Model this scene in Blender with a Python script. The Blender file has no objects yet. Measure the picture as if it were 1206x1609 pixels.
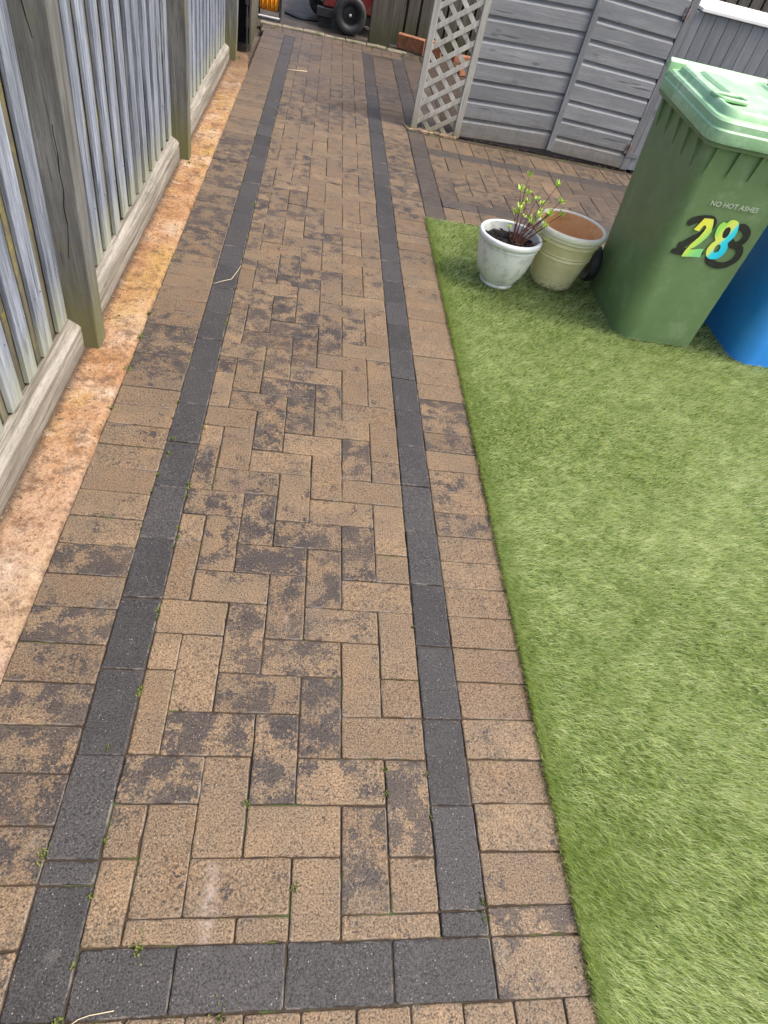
import bpy, bmesh, math, random
import numpy as np
from mathutils import Vector, Matrix, noise as mnoise
random.seed(7)
R = math.radians
scene = bpy.context.scene

# ---------------------------------------------------------------- camera
cam_d = bpy.data.cameras.new("camera")
cam = bpy.data.objects.new("camera", cam_d)
scene.collection.objects.link(cam)
scene.camera = cam
cam_d.sensor_fit = 'VERTICAL'
cam_d.sensor_height = 24.0
cam_d.lens = 945.75 * 24.0 / 1609.0
cam_d.clip_start = 0.02
cam_d.clip_end = 500
rot = Matrix(((0.98207076, -0.08822554, -0.16659316),
              (-0.04547676, 0.74674558, -0.66355324),
              (0.18294504, 0.65923235, 0.72934478)))
cam.matrix_world = Matrix.Translation((-0.3905, -0.158, 1.4218)) @ rot.to_4x4()

# ---------------------------------------------------------------- sky, sun, exposure
SUN_EL, SUN_AZ = R(56), R(108)          # azimuth measured clockwise from +Y
world = bpy.data.worlds.new("World")
scene.world = world
world.use_nodes = True
wn = world.node_tree
bg = wn.nodes.get('Background') or wn.nodes.new('ShaderNodeBackground')
sky = wn.nodes.new('ShaderNodeTexSky')
sky.sky_type = 'NISHITA'
sky.sun_disc = False
sky.sun_elevation = SUN_EL
sky.sun_rotation = SUN_AZ
sky.dust_density = 5.0
sky.air_density = 1.0
sky.ozone_density = 1.0
wn.links.new(sky.outputs[0], bg.inputs[0])
bg.inputs[1].default_value = 0.125
sun_d = bpy.data.lights.new("sun", 'SUN')
sun_d.energy = 1.5
sun_d.angle = R(12)
sun_d.color = (1.0, 0.95, 0.87)
sun = bpy.data.objects.new("sun", sun_d)
scene.collection.objects.link(sun)
sdir = Vector((math.sin(SUN_AZ) * math.cos(SUN_EL), math.cos(SUN_AZ) * math.cos(SUN_EL), math.sin(SUN_EL)))
sun.rotation_euler = sdir.to_track_quat('Z', 'Y').to_euler()
sun.location = (3, -3, 8)
scene.view_settings.view_transform = 'Standard'
scene.view_settings.look = 'None'
scene.view_settings.exposure = 1.15
scene.view_settings.gamma = 1.0

# ---------------------------------------------------------------- node helpers
class NT:
    def __init__(s, name):
        s.m = bpy.data.materials.new(name)
        s.m.use_nodes = True
        s.t = s.m.node_tree
        s.b = s.t.nodes['Principled BSDF']
        s.b.inputs['Roughness'].default_value = 0.8
        s.pos = None
    def n(s, ty, **kw):
        x = s.t.nodes.new(ty)
        for k, v in kw.items():
            setattr(x, k, v)
        return x
    def l(s, a, b):
        s.t.links.new(a, b)
    def setin(s, sock, v):
        if hasattr(v, 'is_linked') or hasattr(v, 'links'):
            s.l(v, sock)
        else:
            sock.default_value = v
    def attr(s, name):
        return s.n('ShaderNodeAttribute', attribute_name=name)
    def coord(s, kind='Object'):
        return s.n('ShaderNodeTexCoord').outputs[kind]
    def P(s):
        return s.n('ShaderNodeNewGeometry').outputs['Position']
    def vmul(s, v, k):
        x = s.n('ShaderNodeVectorMath', operation='MULTIPLY')
        s.l(v, x.inputs[0]); s.setin(x.inputs[1], k)
        return x.outputs[0]
    def vadd(s, v, k):
        x = s.n('ShaderNodeVectorMath', operation='ADD')
        s.l(v, x.inputs[0]); s.setin(x.inputs[1], k)
        return x.outputs[0]
    def noise(s, vec, scale, detail=4, rough=0.55, dist=0.0):
        x = s.n('ShaderNodeTexNoise')
        s.l(vec, x.inputs['Vector'])
        x.inputs['Scale'].default_value = scale
        x.inputs['Detail'].default_value = detail
        x.inputs['Roughness'].default_value = rough
        x.inputs['Distortion'].default_value = dist
        return x.outputs['Fac']
    def vor(s, vec, scale, feature='F1'):
        x = s.n('ShaderNodeTexVoronoi', feature=feature)
        s.l(vec, x.inputs['Vector'])
        x.inputs['Scale'].default_value = scale
        return x
    def m2(s, op, a, b=0.0, clamp=False):
        x = s.n('ShaderNodeMath', operation=op, use_clamp=clamp)
        s.setin(x.inputs[0], a); s.setin(x.inputs[1], b)
        return x.outputs[0]
    def rng(s, v, a, b, c=0.0, d=1.0, smooth=False):
        x = s.n('ShaderNodeMapRange')
        if smooth: x.interpolation_type = 'SMOOTHSTEP'
        s.l(v, x.inputs[0])
        for i, q in enumerate((a, b, c, d)):
            s.setin(x.inputs[i + 1], q)
        return x.outputs[0]
    def mix(s, f, a, b, mode='MIX'):
        x = s.n('ShaderNodeMix', data_type='RGBA', blend_type=mode)
        s.setin(x.inputs[0], f)
        for sock, v in ((x.inputs[6], a), (x.inputs[7], b)):
            if isinstance(v, tuple):
                sock.default_value = v if len(v) == 4 else v + (1,)
            else:
                s.l(v, sock)
        return x.outputs[2]
    def sep(s, v):
        x = s.n('ShaderNodeSeparateXYZ'); s.l(v, x.inputs[0]); return x.outputs
    def ramp(s, f, stops):
        x = s.n('ShaderNodeValToRGB')
        e = x.color_ramp.elements
        while len(e) < len(stops): e.new(0.5)
        for i, (p, c) in enumerate(stops):
            e[i].position = p; e[i].color = c if len(c) == 4 else c + (1,)
        s.l(f, x.inputs[0])
        return x.outputs[0]
    def bump(s, h, strength=0.3, dist=0.002):
        x = s.n('ShaderNodeBump')
        x.inputs['Strength'].default_value = strength
        x.inputs['Distance'].default_value = dist
        s.l(h, x.inputs['Height'])
        s.l(x.outputs[0], s.b.inputs['Normal'])
    def col(s, c):
        if isinstance(c, tuple): s.b.inputs['Base Color'].default_value = c if len(c) == 4 else c + (1,)
        else: s.l(c, s.b.inputs['Base Color'])
    def rough(s, v):
        s.setin(s.b.inputs['Roughness'], v)

MAT = {}
def mat_paver():
    t = NT('paver')
    P = t.P()
    a = t.attr('pv'); off = t.attr('off').outputs['Vector']
    c = t.n('ShaderNodeSeparateColor'); t.l(a.outputs['Color'], c.inputs[0])
    rnd, kind, stain = c.outputs[0], c.outputs[1], c.outputs[2]
    damp_shade = a.outputs['Alpha']
    Q = t.vadd(P, off)
    tan = t.mix(rnd, (0.150, 0.096, 0.053), (0.220, 0.148, 0.084))
    big = t.noise(Q, 9, 3)
    tan = t.mix(t.rng(big, 0.35, 0.7), tan, (0.150, 0.108, 0.068))
    # dark brindle patches, different on each paver
    Qs = t.n('ShaderNodeVectorMath', operation='SCALE'); t.l(off, Qs.inputs[0]); t.l(t.m2('GREATER_THAN', rnd, 0.62), Qs.inputs['Scale'])
    Qs = t.vadd(P, Qs.outputs[0])
    st = t.m2('ADD', t.m2('MULTIPLY', t.noise(Qs, 16, 7, 0.62), 0.64), t.m2('MULTIPLY', t.noise(P, 120, 4, 0.65), 0.36))
    thr = t.rng(stain, 0, 1, 0.625, 0.478)
    x = t.m2('SUBTRACT', st, thr)
    mask = t.m2('ADD', t.m2('MULTIPLY', t.rng(x, -0.012, 0.014), 0.68), t.m2('MULTIPLY', t.rng(x, -0.06, 0.03), 0.32))
    wid = t.noise(P, 2.3, 2)
    mask = t.m2('MULTIPLY', mask, t.rng(wid, 0.34, 0.5, 0.75, 1.0))
    tan = t.mix(t.m2('MULTIPLY', mask, 0.92), tan, (0.028, 0.024, 0.026))
    # dirt film: old grey brown grime over whole bricks
    film = t.rng(t.noise(P, 5.2, 8, 0.75), 0.42, 0.66)
    tan = t.mix(t.m2('MULTIPLY', film, 0.5), tan, (0.10, 0.076, 0.055))
    char = t.mix(rnd, (0.030, 0.028, 0.0285), (0.048, 0.044, 0.044))
    char = t.mix(t.rng(t.noise(Q, 14, 6), 0.45, 0.75, 0, 0.5), char, (0.058, 0.053, 0.051))
    base = t.mix(kind, tan, char)
    # aggregate grains
    g = t.noise(P, 260, 3, 0.75)
    g2 = t.noise(P, 130, 3, 0.6)
    gm = t.rng(g, 0.36, 0.66, 0.36, 1.85)
    gv = t.n('ShaderNodeCombineXYZ')
    for i in range(3): t.l(gm, gv.inputs[i])
    base = t.mix(1.0, base, gv.outputs[0], 'MULTIPLY')
    pit = t.rng(g2, 0.34, 0.44, 0.35, 1.0)
    pv = t.n('ShaderNodeCombineXYZ')
    for i in range(3): t.l(pit, pv.inputs[i])
    base = t.mix(0.7, base, pv.outputs[0], 'MULTIPLY')
    v = t.vor(P, 230)
    sp = t.rng(v.outputs['Distance'], 0.36, 0.15)
    cs = t.n('ShaderNodeSeparateColor'); t.l(v.outputs['Color'], cs.inputs[0])
    sp = t.m2('MULTIPLY', sp, t.m2('GREATER_THAN', cs.outputs[0], 0.90))
    base = t.mix(t.m2('MULTIPLY', sp, t.m2('MULTIPLY', cs.outputs[1], 0.75)), base, (0.46, 0.42, 0.36))
    # pale scuffs / efflorescence, sparse
    sc = t.m2('MULTIPLY', t.rng(t.noise(t.vmul(P, (1, 0.35, 1)), 13, 6, 0.7, 0.4), 0.64, 0.74), 0.30)
    base = t.mix(sc, base, (0.34, 0.31, 0.28))
    # worn pale arrises and one chalky drip mark near the front
    hz = t.attr('edge').outputs['Fac']
    eg = t.m2('MULTIPLY', t.rng(hz, 0.25, 0.9), t.rng(t.noise(P, 16, 5, 0.7), 0.48, 0.62, 0, 0.42))
    base = t.mix(eg, base, (0.33, 0.29, 0.25))
    s3 = t.sep(P)
    dx_ = t.m2('ABSOLUTE', t.m2('ADD', t.m2('ADD', s3[0], 0.478), t.m2('MULTIPLY', t.noise(P, 14, 4), -0.03)))
    dr = t.m2('MULTIPLY', t.rng(dx_, 0.022, 0.002), t.rng(t.m2('ABSOLUTE', t.m2('ADD', s3[1], -0.065)), 0.09, 0.03))
    base = t.mix(t.m2('MULTIPLY', dr, t.rng(t.noise(P, 60, 5, 0.7), 0.4, 0.6, 0, 0.38)), base, (0.46, 0.40, 0.37))
    # damp / algae-dark paving, with far-end and fence shade painted in
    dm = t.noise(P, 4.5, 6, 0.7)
    dk = t.m2('MULTIPLY', damp_shade, t.rng(dm, 0.25, 0.6, 0.6, 1.0))
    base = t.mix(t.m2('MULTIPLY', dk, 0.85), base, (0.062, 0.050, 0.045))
    t.col(base)
    t.rough(t.rng(dk, 0, 1, 0.66, 0.5))
    t.b.inputs['Specular IOR Level'].default_value = 0.42
    h = t.m2('ADD', t.m2('MULTIPLY', g, 0.6), t.m2('MULTIPLY', g2, 0.8))
    t.bump(h, 0.55, 0.0028)
    return t.m

def mat_joint():
    t = NT('joint_soil')
    P = t.P()
    n1 = t.noise(P, 60, 5)
    c = t.mix(n1, (0.016, 0.012, 0.009), (0.075, 0.05, 0.032))
    ms = t.rng(t.noise(P, 7, 5, 0.7), 0.53, 0.62)
    c = t.mix(t.m2('MULTIPLY', ms, 0.75), c, (0.07, 0.10, 0.02))
    t.col(c); t.rough(0.95); t.bump(n1, 0.8, 0.004)
    return t.m

def mat_concrete():
    t = NT('stained_concrete')
    P = t.P()
    a = t.noise(P, 4.2, 7, 0.65, 0.3)
    c = t.ramp(a, [(0.30, (0.24, 0.115, 0.05)), (0.44, (0.42, 0.22, 0.095)), (0.56, (0.50, 0.315, 0.185)), (0.70, (0.50, 0.37, 0.28))])
    y = t.rng(t.noise(t.vadd(P, (7, 3, 0)), 2.4, 4, 0.6), 0.52, 0.64)
    c = t.mix(t.m2('MULTIPLY', y, 0.55), c, (0.48, 0.32, 0.085))
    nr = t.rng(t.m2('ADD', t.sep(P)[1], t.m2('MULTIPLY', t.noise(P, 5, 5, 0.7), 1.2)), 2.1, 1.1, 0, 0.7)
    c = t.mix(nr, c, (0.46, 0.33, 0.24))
    s = t.noise(P, 46, 6, 0.7)
    c = t.mix(t.m2('MULTIPLY', t.rng(s, 0.52, 0.62), 0.6), c, (0.19, 0.08, 0.035))
    s2 = t.noise(P, 150, 4, 0.65)
    c = t.mix(t.rng(s2, 0.57, 0.68, 0, 0.8), c, (0.085, 0.05, 0.032))
    bl = t.rng(t.noise(t.vadd(P, (1, 5, 9)), 8, 6, 0.7), 0.55, 0.66, 0, 0.6)
    c = t.mix(bl, c, (0.66, 0.54, 0.40))
    c = t.mix(t.rng(s2, 0.42, 0.30, 0, 0.5), c, (0.62, 0.53, 0.44))
    d = t.rng(t.noise(P, 12, 7, 0.78), 0.50, 0.62)
    c = t.mix(t.m2('MULTIPLY', d, 0.75), c, (0.13, 0.07, 0.037))
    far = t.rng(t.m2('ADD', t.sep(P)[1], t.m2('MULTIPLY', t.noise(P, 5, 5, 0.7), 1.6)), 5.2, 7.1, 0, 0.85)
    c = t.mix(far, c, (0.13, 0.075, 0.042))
    # dirt swept against the fence foot
    x = t.sep(P)
    e = t.m2('ADD', x[0], t.m2('MULTIPLY', t.noise(P, 26, 4), 0.035))
    c = t.mix(t.rng(e, -1.105, -1.132, 0, 0.85), c, (0.075, 0.05, 0.034))
    c = t.mix(t.rng(e, -0.985, -0.965, 0, 0.6), c, (0.11, 0.07, 0.045))
    t.col(c); t.rough(0.92)
    t.bump(t.m2('ADD', s, t.m2('MULTIPLY', s2, 0.7)), 1.0, 0.011)
    return t.m

def mat_wood(name, dark, light, axis=2, algae=None, algae_amt=0.0, low=None, grain=1.0, stretch=22, pale=None, bumpd=0.0018, knots=False, rough=0.82):
    """weathered wood, grain running along axis; 'rnd' attribute shifts each board"""
    t = NT(name)
    P = t.P()
    off = t.attr('rnd').outputs['Fac']
    o = t.n('ShaderNodeCombineXYZ')
    for i, k in enumerate((37.0, 53.0, 19.0)):
        t.l(t.m2('MULTIPLY', off, k), o.inputs[i])
    Q = t.vadd(P, o.outputs[0])
    sc = [1.0, 1.0, 1.0]; sc[axis] = 1.0 / stretch
    G = t.vmul(Q, tuple(sc))
    fine = t.noise(t.vmul(Q, tuple(1.0 if i != axis else 0.12 for i in range(3))), 210, 4, 0.7)
    g = t.noise(G, 95 * grain, 6, 0.65, 0.2)
    g2 = t.noise(G, 30 * grain, 4, 0.6, 0.15)
    gb = t.m2('ADD', t.m2('MULTIPLY', g, 0.55), t.m2('MULTIPLY', g2, 0.45))
    c = t.mix(t.rng(gb, 0.40, 0.60), dark, light)
    bl = t.noise(t.vmul(Q, tuple(1.0 if i != axis else 0.25 for i in range(3))), 9, 5, 0.65)
    c = t.mix(t.rng(bl, 0.35, 0.7, 0.0, 0.45), c, tuple(v * 0.62 for v in dark))
    tint = t.rng(off, 0, 1, 0.84, 1.14)
    tv = t.n('ShaderNodeCombineXYZ')
    for i in range(3): t.l(tint, tv.inputs[i])
    c = t.mix(1.0, c, tv.outputs[0], 'MULTIPLY')
    c = t.mix(t.rng(fine, 0.5, 0.68, 0, 0.4), c, tuple(v * 0.5 for v in dark))
    kn = t.vor(t.vmul(Q, tuple(1.0 if i != axis else 0.35 for i in range(3))), 9)
    c = t.mix(t.rng(kn.outputs['Distance'], 0.12, 0.06, 0, 0.6), c, tuple(v * 0.4 for v in dark))
    if pale:
        c = t.mix(t.rng(t.noise(t.vmul(G, (1, 1, 1)), 40, 5, 0.7), 0.58, 0.68, 0, 0.6), c, pale)
    crack = t.rng(t.noise(t.vadd(G, (3.1, 8.2, 5.5)), 60 * grain, 3, 0.5), 0.33, 0.27, 0, 1)
    c = t.mix(t.m2('MULTIPLY', crack, 0.75), c, tuple(v * 0.25 for v in dark))
    if algae:
        am = t.rng(t.noise(Q, 6, 5, 0.7), 0.62 - 0.35 * algae_amt, 0.78 - 0.35 * algae_amt)
        c = t.mix(t.m2('MULTIPLY', am, 0.75), c, algae)
    if low:
        z = t.sep(P)[2]
        zz = t.m2('SUBTRACT', z, t.m2('MULTIPLY', t.noise(t.vmul(Q, (1, 1, .3)), 26, 6, 0.75), 0.36))
        c = t.mix(t.rng(zz, low[0], low[0] - 0.24, 0, 0.8), c, low[1])
    t.col(c); t.rough(rough)
    t.b.inputs['Specular IOR Level'].default_value = 0.3
    t.bump(t.m2('ADD', gb, t.m2('MULTIPLY', crack, -0.6)), 0.7, bumpd)
    return t.m

def mat_plain(name, c1, c2=None, scale=20, rough=0.5, metal=0.0, bump=0.0, bd=0.001, spec=0.5, detail=4, dirt=None, coat=0.0):
    t = NT(name)
    P = t.coord()
    if c2:
        n = t.noise(P, scale, detail, 0.6)
        c = t.mix(t.rng(n, 0.3, 0.7), c1, c2)
        if dirt:
            c = t.mix(t.rng(t.noise(t.vadd(P, (4, 9, 2)), dirt[1], 6, 0.72), dirt[2], dirt[2] + 0.1, 0, dirt[3]), c, dirt[0])
        t.col(c)
        if bump: t.bump(t.noise(P, scale * 6, 4, 0.6), bump, bd)
    else:
        t.col(c1)
    t.rough(rough)
    t.b.inputs['Metallic'].default_value = metal
    t.b.inputs['Specular IOR Level'].default_value = spec
    t.b.inputs['Coat Weight'].default_value = coat
    return t.m

def mat_turf():
    t = NT('artificial_turf')
    a = t.attr('bl')
    c = t.n('ShaderNodeSeparateColor'); t.l(a.outputs['Color'], c.inputs[0])
    r, tip, cl = c.outputs[0], c.outputs[1], c.outputs[2]
    col = t.ramp(r, [(0.0, (0.12, 0.16, 0.03)), (0.2, (0.32, 0.42, 0.09)), (0.5, (0.62, 0.72, 0.28)), (0.8, (0.80, 0.87, 0.48)), (1.0, (0.88, 0.88, 0.50))])  # pale stops put the blades' plastic highlights into the colour
    col = t.mix(t.rng(cl, 0, 1, 0.0, 0.6), col, (0.26, 0.36, 0.05))
    t.col(col)
    t.rough(0.45)
    t.b.inputs['Specular IOR Level'].default_value = 0.4
    # thin blades let light through
    tr = t.n('ShaderNodeBsdfTranslucent'); t.l(col, tr.inputs[0])
    mx = t.n('ShaderNodeMixShader'); mx.inputs[0].default_value = 0.35
    out = t.t.nodes['Material Output']
    t.l(t.b.outputs[0], mx.inputs[1]); t.l(tr.outputs[0], mx.inputs[2]); t.l(mx.outputs[0], out.inputs[0])
    return t.m

def mat_plastic(name, c1, c2, dust, fade=0.35, rough=0.38, dust_amt=0.5, streak=False):
    t = NT(name)
    P = t.coord()
    n = t.noise(P, 5, 5, 0.6)
    c = t.mix(t.rng(n, 0.35, 0.65), c1, c2)
    f = t.noise(t.vmul(P, (1, 1, 0.3)) if streak else P, 9, 7, 0.72, 0.3)
    c = t.mix(t.rng(f, 0.52, 0.72, 0, dust_amt), c, dust)
    v = t.vor(P, 70)
    cs = t.n('ShaderNodeSeparateColor'); t.l(v.outputs['Color'], cs.inputs[0])
    sp = t.m2('MULTIPLY', t.m2('LESS_THAN', v.outputs['Distance'], 0.13), t.m2('GREATER_THAN', cs.outputs[0], 0.72))
    c = t.mix(t.m2('MULTIPLY', sp, 0.5), c, dust)
    t.col(c)
    t.rough(t.rng(f, 0.3, 0.7, rough, rough + 0.2))
    t.b.inputs['Specular IOR Level'].default_value = 0.5
    t.bump(t.noise(P, 240, 3, 0.5), 0.12, 0.0006)
    return t.m

MAT['paver'] = mat_paver()
MAT['joint'] = mat_joint()
MAT['concrete'] = mat_concrete()
MAT['board'] = mat_wood('weathered_fence_board', (0.10, 0.117, 0.155), (0.355, 0.395, 0.465), 2, (0.25, 0.24, 0.12), -0.12, (0.12, (0.33, 0.34, 0.20)), pale=(0.56, 0.57, 0.58))
MAT['backboard'] = mat_wood('algae_fence_board', (0.075, 0.068, 0.052), (0.185, 0.17, 0.11), 2, (0.28, 0.24, 0.045), 0.30, None)
MAT['post'] = mat_wood('fence_post_wood', (0.095, 0.095, 0.086), (0.20, 0.20, 0.19), 2, (0.15, 0.145, 0.065), 0.08, (0.16, (0.13, 0.125, 0.045)), grain=1.0, pale=(0.34, 0.34, 0.32))
MAT['gravel'] = mat_wood('gravel_board_wood', (0.115, 0.10, 0.078), (0.34, 0.315, 0.27), 1, (0.17, 0.155, 0.11), 0.0, None, grain=1.3, stretch=45, pale=(0.5, 0.47, 0.41), bumpd=0.004)
MAT['shiplap'] = mat_wood('grey_painted_shiplap', (0.222, 0.230, 0.236), (0.29, 0.296, 0.302), 0, (0.17, 0.15, 0.10), -0.10, (0.03, (0.15, 0.12, 0.075)), grain=0.8, stretch=18, pale=(0.40, 0.40, 0.40), rough=0.6, bumpd=0.0006)
MAT['trim'] = mat_wood('grey_painted_trim', (0.20, 0.208, 0.215), (0.265, 0.272, 0.28), 2, None, 0, None, grain=0.8, stretch=14, pale=(0.33, 0.33, 0.33), rough=0.6, bumpd=0.001)
MAT['tgboard'] = mat_wood('grey_matchboard', (0.175, 0.185, 0.20), (0.225, 0.235, 0.25), 2, None, 0, None, grain=0.5, stretch=12, pale=(0.25, 0.25, 0.25), rough=0.65, bumpd=0.0008)
MAT['lattice'] = mat_wood('grey_lattice_wood', (0.36, 0.35, 0.31), (0.56, 0.545, 0.49), 2, (0.30, 0.26, 0.13), -0.08, (0.0, (0.20, 0.17, 0.07)), grain=0.7, pale=(0.52, 0.51, 0.46))
MAT['oldfence'] = mat_wood('dark_weathered_wood', (0.075, 0.067, 0.055), (0.165, 0.15, 0.125), 2, (0.07, 0.07, 0.03), -0.05, (0.10, (0.05, 0.052, 0.02)), grain=0.8)
MAT['black'] = mat_plain('black_wood_gap_shade', (0.006, 0.006, 0.006), (0.014, 0.013, 0.012), 12, 0.8)  # also paints the darkness of the gap beyond the fence
MAT['turf'] = mat_turf()
MAT['turfbase'] = mat_plain('turf_backing', (0.05, 0.08, 0.015), (0.10, 0.15, 0.03), 90, 0.95)
MAT['binbody'] = mat_plastic('green_bin_plastic', (0.14, 0.222, 0.098), (0.17, 0.26, 0.12), (0.34, 0.42, 0.28), dust_amt=0.42, rough=0.3)
MAT['binlid'] = mat_plastic('faded_green_lid_plastic', (0.27, 0.49, 0.26), (0.39, 0.60, 0.36), (0.66, 0.80, 0.60), dust_amt=0.75, rough=0.33)
MAT['bluebin'] = mat_plastic('blue_bin_plastic', (0.035, 0.30, 0.90), (0.045, 0.34, 0.94), (0.3, 0.5, 0.8), dust_amt=0.12, rough=0.3)
MAT['rubber'] = mat_plain('black_rubber', (0.022, 0.022, 0.023), (0.06, 0.06, 0.06), 40, 0.5, bump=0.2)
MAT['stickerblack'] = mat_plain('black_spray_paint', (0.012, 0.013, 0.011), (0.028, 0.03, 0.026), 60, 0.6)
MAT['whitetext'] = mat_plain('white_faded_print', (0.42, 0.50, 0.38), (0.62, 0.68, 0.56), 180, 0.6)
MAT['soil'] = mat_plain('potting_compost', (0.006, 0.005, 0.005), (0.03, 0.021, 0.016), 120, 0.95, bump=0.8, bd=0.004)
MAT['whitepot'] = mat_plain('off_white_glazed_pot', (0.70, 0.72, 0.69), (0.78, 0.79, 0.75), 9, 0.45, dirt=((0.33, 0.37, 0.33), 12, 0.52, 0.5), bump=0.05)
MAT['whiterim'] = mat_plain('off_white_pot_rim', (0.66, 0.70, 0.68), (0.74, 0.77, 0.74), 14, 0.4)
MAT['terracotta'] = mat_plain('terracotta', (0.90, 0.45, 0.18), (0.92, 0.54, 0.26), 14, 0.85, dirt=((0.50, 0.22, 0.09), 10, 0.55, 0.4), bump=0.1)
MAT['oldbrick'] = mat_plain('old_orange_brick', (0.27, 0.105, 0.05), (0.40, 0.18, 0.10), 22, 0.9, dirt=((0.12, 0.07, 0.04), 14, 0.52, 0.7), bump=0.4, bd=0.002)
MAT['stem'] = mat_plain('plant_stem', (0.13, 0.045, 0.035), (0.24, 0.10, 0.07), 60, 0.7)
MAT['leaf'] = mat_plain('spring_leaf', (0.42, 0.62, 0.08), (0.66, 0.80, 0.19), 40, 0.5)
MAT['drystem'] = mat_plain('dry_stem', (0.30, 0.16, 0.08), (0.44, 0.28, 0.16), 50, 0.8)
MAT['straw'] = mat_plain('dry_straw', (0.46, 0.38, 0.24), (0.60, 0.52, 0.36), 50, 0.8)
MAT['weed'] = mat_plain('moss_weed', (0.07, 0.10, 0.02), (0.17, 0.20, 0.04), 30, 0.8)
MAT['rust'] = mat_plain('rusty_steel', (0.12, 0.075, 0.062), (0.20, 0.155, 0.145), 40, 0.75, dirt=((0.30, 0.29, 0.29), 30, 0.5, 0.8))
MAT['steel'] = mat_plain('galvanised_bar', (0.62, 0.62, 0.61), (0.75, 0.75, 0.74), 20, 0.3, metal=0.3)
MAT['orange'] = mat_plain('orange_cable', (0.85, 0.30, 0.01), (0.95, 0.42, 0.03), 60, 0.35)
MAT['darkmetal'] = mat_plain('dark_grey_metal', (0.022, 0.023, 0.025), (0.05, 0.05, 0.052), 20, 0.5)
MAT['redpaint'] = mat_plain('dark_red_paint', (0.16, 0.014, 0.014), (0.24, 0.03, 0.025), 9, 0.35, dirt=((0.16, 0.10, 0.07), 9, 0.5, 0.6), coat=0.3)
MAT['yard'] = mat_plain('damp_brown_yard', (0.06, 0.046, 0.034), (0.105, 0.08, 0.058), 16, 0.7, dirt=((0.035, 0.026, 0.018), 5, 0.45, 0.8), bump=0.4, bd=0.004)
MAT['ground'] = mat_plain('bare_earth', (0.05, 0.037, 0.025), (0.12, 0.088, 0.06), 5, 0.95, detail=9, bump=0.6, bd=0.01)
MAT['kerb'] = mat_plain('pale_kerb', (0.16, 0.135, 0.095), (0.27, 0.23, 0.17), 16, 0.85, dirt=((0.07, 0.075, 0.03), 7, 0.48, 0.8), bump=0.4, bd=0.003)
MAT['mortar'] = mat_plain('pale_sandy_mortar', (0.22, 0.15, 0.085), (0.36, 0.26, 0.16), 30, 0.95, dirt=((0.07, 0.05, 0.03), 30, 0.48, 0.9), bump=0.6, bd=0.004)
MAT['slate'] = mat_plain('plum_slate_chips', (0.03, 0.024, 0.024), (0.16, 0.12, 0.115), 55, 0.8, bump=1.0, bd=0.02)
MAT['whitelid'] = mat_plain('white_painted_lid', (0.80, 0.79, 0.76), (0.86, 0.85, 0.82), 8, 0.5, dirt=((0.55, 0.52, 0.47), 12, 0.66, 0.6))

# ---------------------------------------------------------------- object helpers
C = scene.collection
WL = {}
def tag(o, label=None, cat=None, group=None, kind=None):
    if label: o['label'] = label
    if cat: o['category'] = cat
    if group: o['group'] = group
    if kind: o['kind'] = kind
    return o
def thing(name, label, cat, loc=(0, 0, 0), group=None):
    o = bpy.data.objects.new(name, None)
    C.objects.link(o)
    o.empty_display_size = 0.05
    o.location = loc
    WL[o.name] = Vector(loc)
    return tag(o, label, cat, group)

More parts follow.
